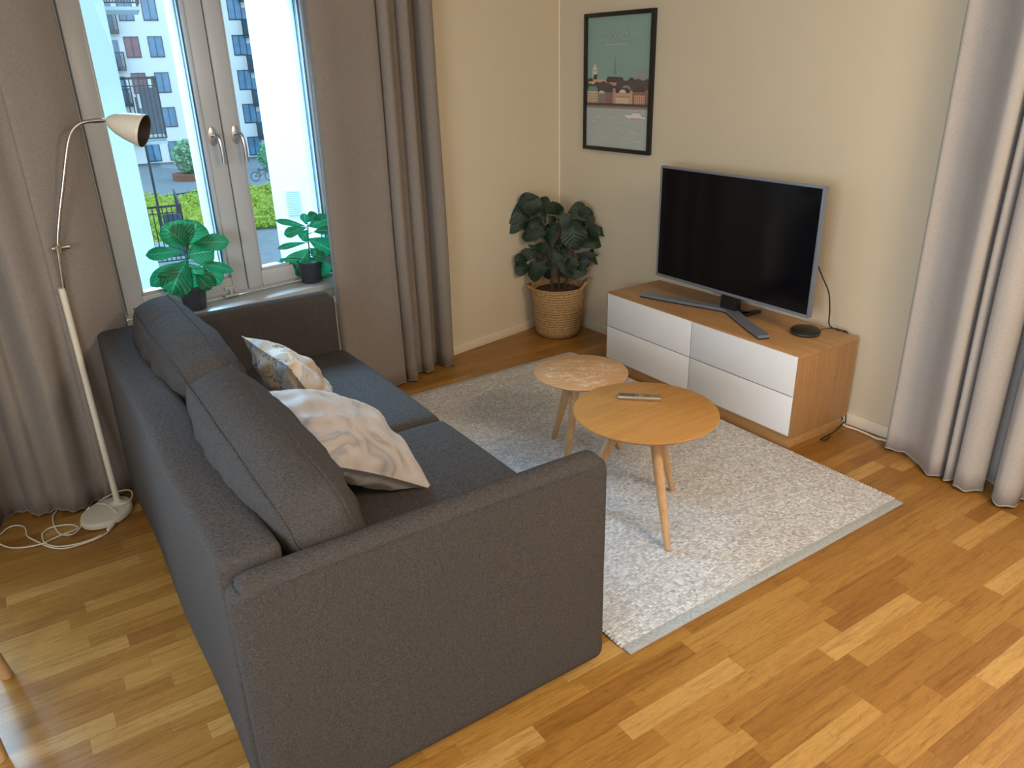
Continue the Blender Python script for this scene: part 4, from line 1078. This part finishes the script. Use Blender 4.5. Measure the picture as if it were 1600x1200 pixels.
bm = NB(); lattice(bm, (24, 24, 1), lambda u, v, w: Vector((u*math.sqrt(1-v*v/2)*0.140, v*math.sqrt(1-u*u/2)*0.140, (0.281 if w < 0 else 0.294+0.010*noise.noise(Vector((u*7, v*7, 0))))))); link('soil', bm, M['soil'], fig)
def c5(l): return [(740+a/4.285, 280+b/4.285, 740+c/4.285, 280+d/4.285, w/4.285) for a, b, c, d, w in l]
fspec = c5([(385,262,190,212,122),(372,285,212,335,80),(440,120,308,125,52),(410,255,372,125,112),(520,225,425,135,92),(555,240,528,158,95),(640,245,808,232,84),(628,232,745,168,66),(655,262,685,462,150),
 (705,335,930,372,52),(700,450,872,415,66),(672,505,825,508,34),(560,640,758,612,78),(505,590,362,640,120),(505,520,415,500,96),(525,452,412,465,62),(500,355,318,388,74),(485,262,405,322,84),(605,305,470,345,66),
 (645,535,560,545,110),(735,262,805,300,72),(455,385,530,425,66),(365,440,430,472,34),(660,275,745,330,70),(500,245,545,300,62),(560,330,470,400,80),(560,380,480,440,70),(600,250,560,200,60),(400,300,330,330,70),(640,470,580,470,60),(760,350,830,352,40),(430,250,395,330,60),(690,230,770,210,60),(520,600,470,660,60)])
rq = random.Random(21)
for i_ in range(20):
    a_ = rq.uniform(0, 2*PI); x_, y_ = rq.uniform(815, 925), rq.uniform(322, 425)
    fspec.append((x_, y_, x_+math.cos(a_)*rq.uniform(18, 30), y_-math.sin(a_)*rq.uniform(10, 24)-3, rq.uniform(16, 26)))
fc = BC+Vector((0, 0, 0.6))
o, st = plant_leaves('foliage', [(a, b_, c, d, w*1.28) for a, b_, c, d, w in fspec], fc, M['fig_leaf'], fig, 0.09, 3, 1193/4.85, 0.18)
o.location = (0, 0, 0.6)
bm = NB()
roots = [Vector((0.01, 0.0, 0.285)), Vector((-0.03, 0.02, 0.285)), Vector((0.03, -0.025, 0.285))]
nv = Vector((BC.x-CAM.x, BC.y-CAM.y, 0))
def fp(px, py): return at_plane(px, py, BC, nv)-BC
tops = [fp(740+590/4.285, 280+300/4.285), fp(740+400/4.285, 280+260/4.285), fp(740+700/4.285, 280+330/4.285)]
mids = [fp(740+570/4.285, 280+420/4.285), fp(740+500/4.285, 280+480/4.285), fp(740+660/4.285, 280+520/4.285)]
for r_, m_, t_ in zip(roots, mids, tops): sweep(bm, catmull([r_, m_, t_], 8), [0.008-0.0045*i/16 for i in range(17)], 8)
for i, s in enumerate(st):
    s = s+Vector((0, 0, 0.6)); best = min([x for p in zip(mids, tops) for x in (p[0], p[1], (p[0]+p[1])/2)], key=lambda q: (q-s).length)
    twig(bm, best, s, 0.0028, 0.002, 0.01, i)
link('stem', bm, M['bark'], fig)

# plants on the sill
def sill_plant(label, px, py_, specs, seed, tr):
    base = at_plane(px, py_, WD*0-WN*0.075, WN); base.z = 0.628
    t = thing('potted_plant', label, 'plant', base, 0, None)
    b = NB(); lathe(b, [(0.001, 0.001), (0.045, 0.001), (0.048, 0.004), (0.0585, 0.096), (0.061, 0.098), (0.061, 0.110), (0.056, 0.110), (0.053, 0.092), (0.001, 0.090)], 36); link('pot', b, M['pot'], t)
    b = NB(); lathe(b, [(0.001, 0.094), (0.035, 0.095), (0.0525, 0.0915)], 24, close=False); link('soil', b, M['soil'], t)
    cc = base+Vector((0, 0, 0.2))
    d = (cc-CAM).length
    o, st = plant_leaves('foliage', [(a, b_, c, d_, w*(1.18 if seed == 5 else 1.32)) for a, b_, c, d_, w in specs], cc, M['sill_leaf'], t, 0.05, seed, F_PX/d, 0.15)
    o.location = (0, 0, 0.2)
    nn = Vector((base.x-CAM.x, base.y-CAM.y, 0))
    pts = [Vector((0, 0, 0.09))]+[at_plane(x, y, base, nn)-base for x, y in tr]
    b = NB(); pp = catmull(pts, 6); sweep(b, pp, [0.0042-0.002*i/len(pp) for i in range(len(pp))], 8)
    for i, s in enumerate(st):
        s = s+Vector((0, 0, 0.2)); best = min(pp, key=lambda q: (q-s).length+0.3*max(0, q.z-s.z))
        twig(b, best, s, 0.0022, 0.0018, 0.004, i)
    link('stem', b, M['bark'], t)
    return t
def c3(l): return [(100+a/3.478, 230+b/3.478, 100+c/3.478, 230+d/3.478, w/3.478) for a, b, c, d, w in l]
spA = c3([(668,540,535,430,120),(668,535,725,405,135),(655,565,440,585,62),(700,525,895,512,78),(655,590,820,560,120),(672,612,575,800,150),(655,625,468,750,78),(688,632,760,772,140),(755,640,852,745,90),(705,622,925,672,46),(690,655,620,815,100),(620,740,520,765,50),(715,690,800,770,70),(668,540,620,400,110)])
sill_plant('broad leaved green plant in a charcoal pot on the sill, left of the window middle', 306, 480, spA, 5, [(295, 425), (292, 395), (291, 380)])
def c2(l): return [(340+a/8, 340+b/8, 340+c/8, 340+d/8, w/8) for a, b, c, d, w in l]
spB = c2([(1105,110,725,30,62),(1110,125,820,210,105),(1130,110,1400,10,150),(1200,180,1460,150,90),(1135,265,1445,420,190),(1150,385,930,710,260),(1160,520,1350,770,250),(1115,310,740,385,60),(890,505,722,562,46),(1180,470,1345,495,110),(1125,150,1050,290,120),(1110,60,1240,-60,110),(1100,80,1085,-40,90),(1160,380,1240,470,90)])
sill_plant('leggy broad leaved green plant in a charcoal pot on the sill, beside the right curtain', 487, 438, spB, 9, [(484, 400), (482, 375), (481, 350)])

# ------------------------------------------------------------------ dining chair at the left edge
chair = thing('dining_chair', 'wooden chair at the lower left edge of the photo, only its legs showing', 'chair', (-3.66, -1.74, 0), R(0))
la, lb = at_z(11, 1056, 0), at_z(1, 1186, 0)
cc = Vector((-3.66, -1.74, 0))
for i, (f_, top) in enumerate(((la, (-3.50, -1.60)), (lb, (-3.50, -1.88)), (Vector((-3.88, -1.55, 0)), (-3.84, -1.60)), (Vector((-3.88, -1.93, 0)), (-3.84, -1.88)))):
    f_ = f_-cc; tt_ = Vector((top[0], top[1], 0.43))-cc
    bm = NB(); sweep(bm, [Vector((f_.x, f_.y, 0.0005)), Vector((f_.x, f_.y, 0.0005)).lerp(tt_, 0.5), tt_], [0.0175, 0.020, 0.022], 16); link('leg', bm, M['oak_leg'], chair)
bm = NB(); box(bm, -0.23, 0.19, -0.20, 0.20, 0.43, 0.455, 0.01, 3); link('seat', bm, M['oak_side'], chair)
bm = NB(); box(bm, -0.235, -0.21, -0.20, 0.20, 0.68, 0.80, 0.01, 3); box(bm, -0.225, -0.205, -0.18, -0.15, 0.45, 0.70, 0.005); box(bm, -0.225, -0.205, 0.15, 0.18, 0.45, 0.70, 0.005); link('backrest', bm, M['oak_side'], chair)

# ------------------------------------------------------------------ courtyard outside
GZ = -6.4
def polar(az, d, z=0.0): return Vector((CAM.x+math.sin(R(az))*d, CAM.y+math.cos(R(az))*d, z))
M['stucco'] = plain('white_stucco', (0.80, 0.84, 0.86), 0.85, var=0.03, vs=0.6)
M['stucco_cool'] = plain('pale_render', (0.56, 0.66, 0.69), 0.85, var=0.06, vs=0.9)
M['plinth_grey'] = plain('grey_plinth', (0.16, 0.19, 0.22), 0.8)
M['dark_frame'] = plain('dark_window_metal', (0.035, 0.055, 0.085), 0.5)
M['far_glass'] = plain('far_window_glass', (0.11, 0.25, 0.42), 0.15, var=0.5, vs=1.4, spec=0.8)
M['far_curtain'] = plain('far_red_blind', (0.28, 0.12, 0.14), 0.4, var=0.4, vs=2)
M['rail'] = plain('dark_railing', (0.030, 0.042, 0.055), 0.5)
M['dark_panel'] = plain('blue_grey_panel', (0.075, 0.10, 0.15), 0.5)
M['stone'] = plain('courtyard_paving', (0.20, 0.25, 0.31), 0.8, var=0.25, vs=2.0)
M['hedge'] = plain('hedge_leaves', (0.34, 0.46, 0.05), 0.7, var=0.6, vs=7)
M['bush'] = plain('bush_leaves', (0.16, 0.42, 0.22), 0.7, var=0.6, vs=8)
M['brick'] = plain('brick_planter', (0.28, 0.12, 0.08), 0.8, var=0.3)
bm = NB(); box(bm, -60, 90, 1.0, 110, GZ-0.3, GZ); g_ = link('ground_outside', bm, M['stone'], smooth=False); tag(g_, 'blue grey paved courtyard ground far below the window', 'courtyard', kind='structure')
# far building: local x to the right, y away
FA = 15.0; FD = 79.0
fo = polar(FA, FD, GZ)
fb = thing('apartment_building', 'white apartment block with dark windows across the courtyard', 'building', fo, -R(FA))
bm = NB(); box(bm, -14, 16, 0, 9, 0.22, 7*2.9+0.5); link('wall', bm, M['stucco'], fb, smooth=False)
bm = NB(); box(bm, -14, 16, 0.05, 8.9, 0, 0.22); link('base_course', bm, M['plinth_grey'], fb, smooth=False)
def fx(az): return math.tan(R(az-FA))*FD
def fz(el, az): return CAM.z-GZ+math.tan(R(el))*FD/math.cos(R(az-FA))
storey = 2.9
z_top = fz(-4.36, 13.3)
for ci, (a0, a1) in enumerate(((11.57, 12.43), (12.94, 13.79), (14.9, 15.75), (16.3, 17.15), (17.98, 18.82), (19.6, 20.4))):
    for s in range(7):
        zt = z_top+s*storey; x0, x1 = fx(a0), fx(a1)
        bm = NB(); fwd = 0.07
        for q in ((x0, x0+fwd, zt-1.70, zt), (x1-fwd, x1, zt-1.70, zt), (x0, x1, zt-1.70, zt-1.60), (x0, x1, zt-0.07, zt), ((x0+x1)/2-0.03, (x0+x1)/2+0.03, zt-1.7, zt)):
            box(bm, q[0], q[1], -0.05, 0.02, q[2], q[3])
        w_ = link('window', bm, M['dark_frame'], fb, smooth=False)
        bm = NB(); box(bm, x0+0.02, x1-0.02, -0.02, 0.0, zt-1.68, zt-0.02)
        link('pane', bm, M['far_curtain'] if (ci == 0 and s in (2, 3)) else M['far_glass'], w_, smooth=False)
def railing_bm(b, p0, p1, z0, z1, n, bar=0.012, top=0.022, mid=None):
    d = p1-p0
    for i in range(n+1):
        q = p0+d*(i/n); sweep(b, [Vector((q.x, q.y, z0)), Vector((q.x, q.y, z1))], bar, 5)
    for z, r in ((z1, top), (z0, bar*1.2)): sweep(b, [Vector((p0.x, p0.y, z)), Vector((p1.x, p1.y, z))], r, 5)
    if mid: sweep(b, [Vector((p0.x, p0.y, mid)), Vector((p1.x, p1.y, mid))], bar, 5)
# small balconies on the far building: left column and right column
for (az0_, az1_, lift) in ((10.3, 11.42, 0.45), (18.72, 19.6, 0.0)):
    for s_ in range(1, 7):
        xa, xb = fx(az0_), fx(az1_); zr = z_top-1.70+s_*storey+lift
        b = NB(); box(b, xa, xb, -1.1, 0, zr-1.45, zr-1.25)
        railing_bm(b, Vector((xa, -1.1, 0)), Vector((xb, -1.1, 0)), zr-1.2, zr, 14, 0.028, 0.05)
        railing_bm(b, Vector((xb, -1.1, 0)), Vector((xb, 0, 0)), zr-1.2, zr, 8, 0.028, 0.05)
        railing_bm(b, Vector((xa, -1.1, 0)), Vector((xa, 0, 0)), zr-1.2, zr, 8, 0.028, 0.05)
        bal = link('balcony', b, M['rail'], fb, smooth=False)
        b = NB(); box(b, xa+0.1, xb-0.25, -0.03, 0, zr-1.25, zr+1.0)
        link('balcony_door', b, M['far_glass'], bal, smooth=False)
# near wings left and right of the view
wl = polar(10.9, 15.0, GZ)
wing = thing('building_wing', 'pale plastered building wing seen through the left side of the window', 'building', wl, -R(9.0))
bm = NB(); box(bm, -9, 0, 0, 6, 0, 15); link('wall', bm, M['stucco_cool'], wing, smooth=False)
wr = polar(19.08, 11.0, GZ)
wing2 = thing('building_wing', 'white plastered building wing seen through the right sash, with a wall vent', 'building', wr, -R(20.0))
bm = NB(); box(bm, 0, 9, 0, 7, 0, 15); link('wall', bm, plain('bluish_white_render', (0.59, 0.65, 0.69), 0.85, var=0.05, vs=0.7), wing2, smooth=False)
vp = (19.95, 20.88); 
def lx(az): return math.tan(R(az-20.0))*11.0-math.tan(R(19.08-20.0))*11.0
zv0, zv1 = CAM.z-GZ-math.tan(R(9.75))*11.0, CAM.z-GZ-math.tan(R(8.05))*11.0
bm = NB()
box(bm, lx(19.95), lx(20.88), -0.02, 0.0, zv0, zv1)
for i in range(12): box(bm, lx(19.95)+0.01, lx(20.88)-0.01, -0.03, -0.018, zv0+0.01+i*(zv1-zv0)/12, zv0+0.01+(i+0.5)*(zv1-zv0)/12)
link('wall_vent', bm, plain('vent_grey', (0.42, 0.52, 0.54), 0.6), wing2, smooth=False)
# balconies attached to the left wing: (depth, az0, az1, floor z, rail height)
def balcony(label, dist, az1, zf, h, panel, back=1.6, n=9):
    o0 = polar(10.6, dist, zf)
    t = thing('balcony', label, 'balcony', o0, -R(10.9), 'balconies on the left building wing')
    wx = math.tan(R(az1-10.9))*dist+math.tan(R(0.3))*dist
    b = NB(); box(b, 0, wx, 0, back, -0.05, 0.0); link('slab', b, M['stucco_cool'], t, smooth=False)
    b = NB(); railing_bm(b, Vector((0, 0, 0)), Vector((wx, 0, 0)), 0.06, h, n, 0.011, 0.022, h-0.13); railing_bm(b, Vector((wx, 0, 0)), Vector((wx, back, 0)), 0.06, h, 7, 0.011, 0.022, h-0.13)
    link('railing', b, M['rail'], t, smooth=False)
    if panel:
        b = NB(); box(b, wx*0.52, wx-0.02, 0.03, 0.05, 0.12, h-0.16); link('screen_panel', b, M['dark_panel'], t, smooth=False)
    return t
balcony('dark railed balcony with a blue grey screen, level with the lamp shade', 16.0, 12.98, 0.44, 1.08, True, 1.6)
balcony('dark railed balcony far below the lamp shade, in front of the hedge', 16.6, 13.0, -1.95, 1.13, True, 2.4, 8)
balcony('dark railed balcony at the top of the left pane, seen from below', 15.4, 12.85, 2.62, 1.1, False, 1.3, 14)
# hedge
def bushmass(name, cx, cy, cz, rx, ry, rz, n, mat, seed, lf=0.12):
    rnd = random.Random(seed); b = NB()
    for i in range(n):
        while True:
            p = Vector((rnd.uniform(-1, 1), rnd.uniform(-1, 1), rnd.uniform(-1, 1)))
            if 0.5 < p.length < 1: break
        q = Vector((p.x*rx, p.y*ry, p.z*rz)); a = Vector((rnd.gauss(0, 1), rnd.gauss(0, 1), rnd.gauss(0, 1))).normalized(); c = a.orthogonal().normalized()
        s = lf*rnd.uniform(0.6, 1.4); d = a.cross(c)
        b.faces.new([b.verts.new(q+a*s), b.verts.new(q+c*s*0.5), b.verts.new(q-a*s), b.verts.new(q-c*s*0.5+d*s*0.2)])
    bmesh.ops.create_icosphere(b, subdivisions=2, radius=1.0, matrix=Matrix.Diagonal((rx*0.72, ry*0.72, rz*0.72, 1)))
    o = link(name, b, mat, smooth=False); o.location = (cx, cy, cz); return o
hz_ = GZ+1.0
def hedge_strip(az0, az1, d0, d1, seed, mat, label, name='hedge'):
    rnd = random.Random(seed); b = NB(); c = polar((az0+az1)/2, (d0+d1)/2, GZ)
    for i in range(5200):
        az = rnd.uniform(az0, az1); d = rnd.uniform(d0, d1); q = polar(az, d, GZ)-c
        edge = min(1, (d-d0)/1.2, (d1-d)/1.2)
        q.z = 1.15*(0.35+0.65*max(0, edge))*(0.75+0.5*noise.noise(Vector((q.x*0.6, q.y*0.6, 1))))*rnd.uniform(0.55, 1.15)
        a = Vector((rnd.gauss(0, 1), rnd.gauss(0, 1), rnd.gauss(0, 1))).normalized(); e = a.orthogonal().normalized(); s = 0.13*rnd.uniform(0.6, 1.4)
        b.faces.new([b.verts.new(q+a*s), b.verts.new(q+e*s*0.5), b.verts.new(q-a*s), b.verts.new(q-e*s*0.5)])
    p = [polar(az0, d0+0.4, 0)-c, polar(az1, d0+0.4, 0)-c, polar(az1, d1-0.4, 0)-c, polar(az0, d1-0.4, 0)-c]
    prism(b, [(v.x, v.y) for v in p], 0.0, 0.6)
    o = link(name, b, mat, smooth=False); o.location = c
    return tag(o, label, 'hedge', kind='stuff')
def dist_el(el, z=GZ+0.9): return (CAM.z-z)/math.tan(R(-el))
hedge_strip(10.6, 16.4, dist_el(-10.6), dist_el(-7.5), 2, M['hedge'], 'yellow green hedge bed in the courtyard')
hedge_strip(16.7, 20.0, dist_el(-9.4), dist_el(-7.4), 3, M['hedge'], 'yellow green hedge bed seen through the right sash')
# tree in a brick planter near the far building
td = polar(14.15, 67, GZ)
tr_ = thing('courtyard_tree', 'small leafy green tree in a low brick planter by the far building', 'tree', td)
b = NB(); lathe(b, [(0.01, 0.0), (1.5, 0.0), (1.55, 0.5), (0.01, 0.5)], 20); link('planter', b, M['brick'], tr_)
rnd = random.Random(8); b = NB()
for i in range(900):
    while True:
        p = Vector((rnd.uniform(-1, 1), rnd.uniform(-1, 1), rnd.uniform(-1, 1)))
        if 0.3 < p.length < 1: break
    q = Vector((p.x*1.25, p.y*1.25, 1.75+p.z*1.35)); a = Vector((rnd.gauss(0, 1), rnd.gauss(0, 1), rnd.gauss(0, 1))).normalized(); e = a.orthogonal().normalized(); s = 0.20*rnd.uniform(0.6, 1.4)
    b.faces.new([b.verts.new(q+a*s), b.verts.new(q+e*s*0.6), b.verts.new(q-a*s), b.verts.new(q-e*s*0.6)])
link('crown', b, M['bush'], tr_, smooth=False)
b = NB(); sweep(b, [(0, 0, 0.4), (0.05, 0, 1.5), (0, 0.1, 2.8)], [0.09, 0.07, 0.04], 8); link('trunk', b, M['bark'], tr_)
td = polar(19.25, 70, GZ)
b = NB(); o = bushmass('bush', td.x, td.y, td.z+1.1, 1.0, 1.0, 1.3, 260, M['bush'], 12, 0.2); tag(o, 'green bush beside the bicycle near the far building', 'bush')
# round paved circle set in the courtyard
pc_ = polar(15.0, 55, GZ)
b = NB(); lathe(b, [(0.01, 0.001), (4.2, 0.001), (4.2, 0.05), (0.01, 0.05)], 48); lathe(b, [(4.2, 0.0), (4.5, 0.0), (4.5, 0.10), (4.2, 0.10)], 48, close=False)
o = link('paved_circle', b, plain('dark_paving', (0.12, 0.15, 0.20), 0.8, var=0.2, vs=1.5)); o.location = pc_; tag(o, 'round darker paved circle in the courtyard', 'paving', kind='structure')
# thin lamp post
pp_ = polar(11.6, 38, GZ)
b = NB(); sweep(b, [(0, 0, 0.0), (0, 0, 7.0)], 0.055, 8); o = link('lamp_post', b, M['rail']); o.location = pp_; tag(o, 'thin dark lamp post standing in the courtyard', 'lamp post')
# bicycle
bp = polar(18.6, 63, GZ)
bi = thing('bicycle', 'dark bicycle parked in the courtyard near the green bush', 'bicycle', bp, -R(20))
for x in (-0.52, 0.52):
    b = NB(); sweep(b, [(x+0.33*math.cos(2*PI*i/24), 0, 0.35+0.33*math.sin(2*PI*i/24)) for i in range(24)], 0.03, 6, closed=True); link('wheel', b, M['rail'], bi)
b = NB()
for q in (((-0.52, 0.35), (-0.1, 0.38)), ((-0.1, 0.38), (-0.2, 0.85)), ((-0.2, 0.80), (0.36, 0.82)), ((-0.1, 0.38), (0.38, 0.78)), ((0.36, 0.95), (0.52, 0.35)), ((-0.52, 0.35), (-0.18, 0.78))): sweep(b, [(q[0][0], 0, q[0][1]), (q[1][0], 0, q[1][1])], 0.022, 6)
link('frame', b, M['rail'], bi)
b = NB(); sweep(b, [(0.36, -0.25, 0.98), (0.40, 0, 0.98), (0.36, 0.25, 0.98)], 0.02, 6); link('handlebar', b, M['rail'], bi)
b = NB(); box(b, -0.32, -0.08, -0.07, 0.07, 0.86, 0.91, 0.02); link('saddle', b, M['rail'], bi)

# ceiling lamps over the dining end (out of view)
for i, (x, y) in enumerate(((-1.35, -4.35), (-3.6, -5.2))):
    t = thing('ceiling_lamp', ('flat white ceiling lamp nearer the right wall, outside the view', 'flat white ceiling lamp nearer the left wall, outside the view')[i], 'lamp', (x, y, 0))
    b = NB(); lathe(b, [(0.001, 2.40), (0.40, 2.40), (0.42, 2.42), (0.42, 2.499), (0.001, 2.499)], 40); link('housing', b, M['white_lacquer'], t)
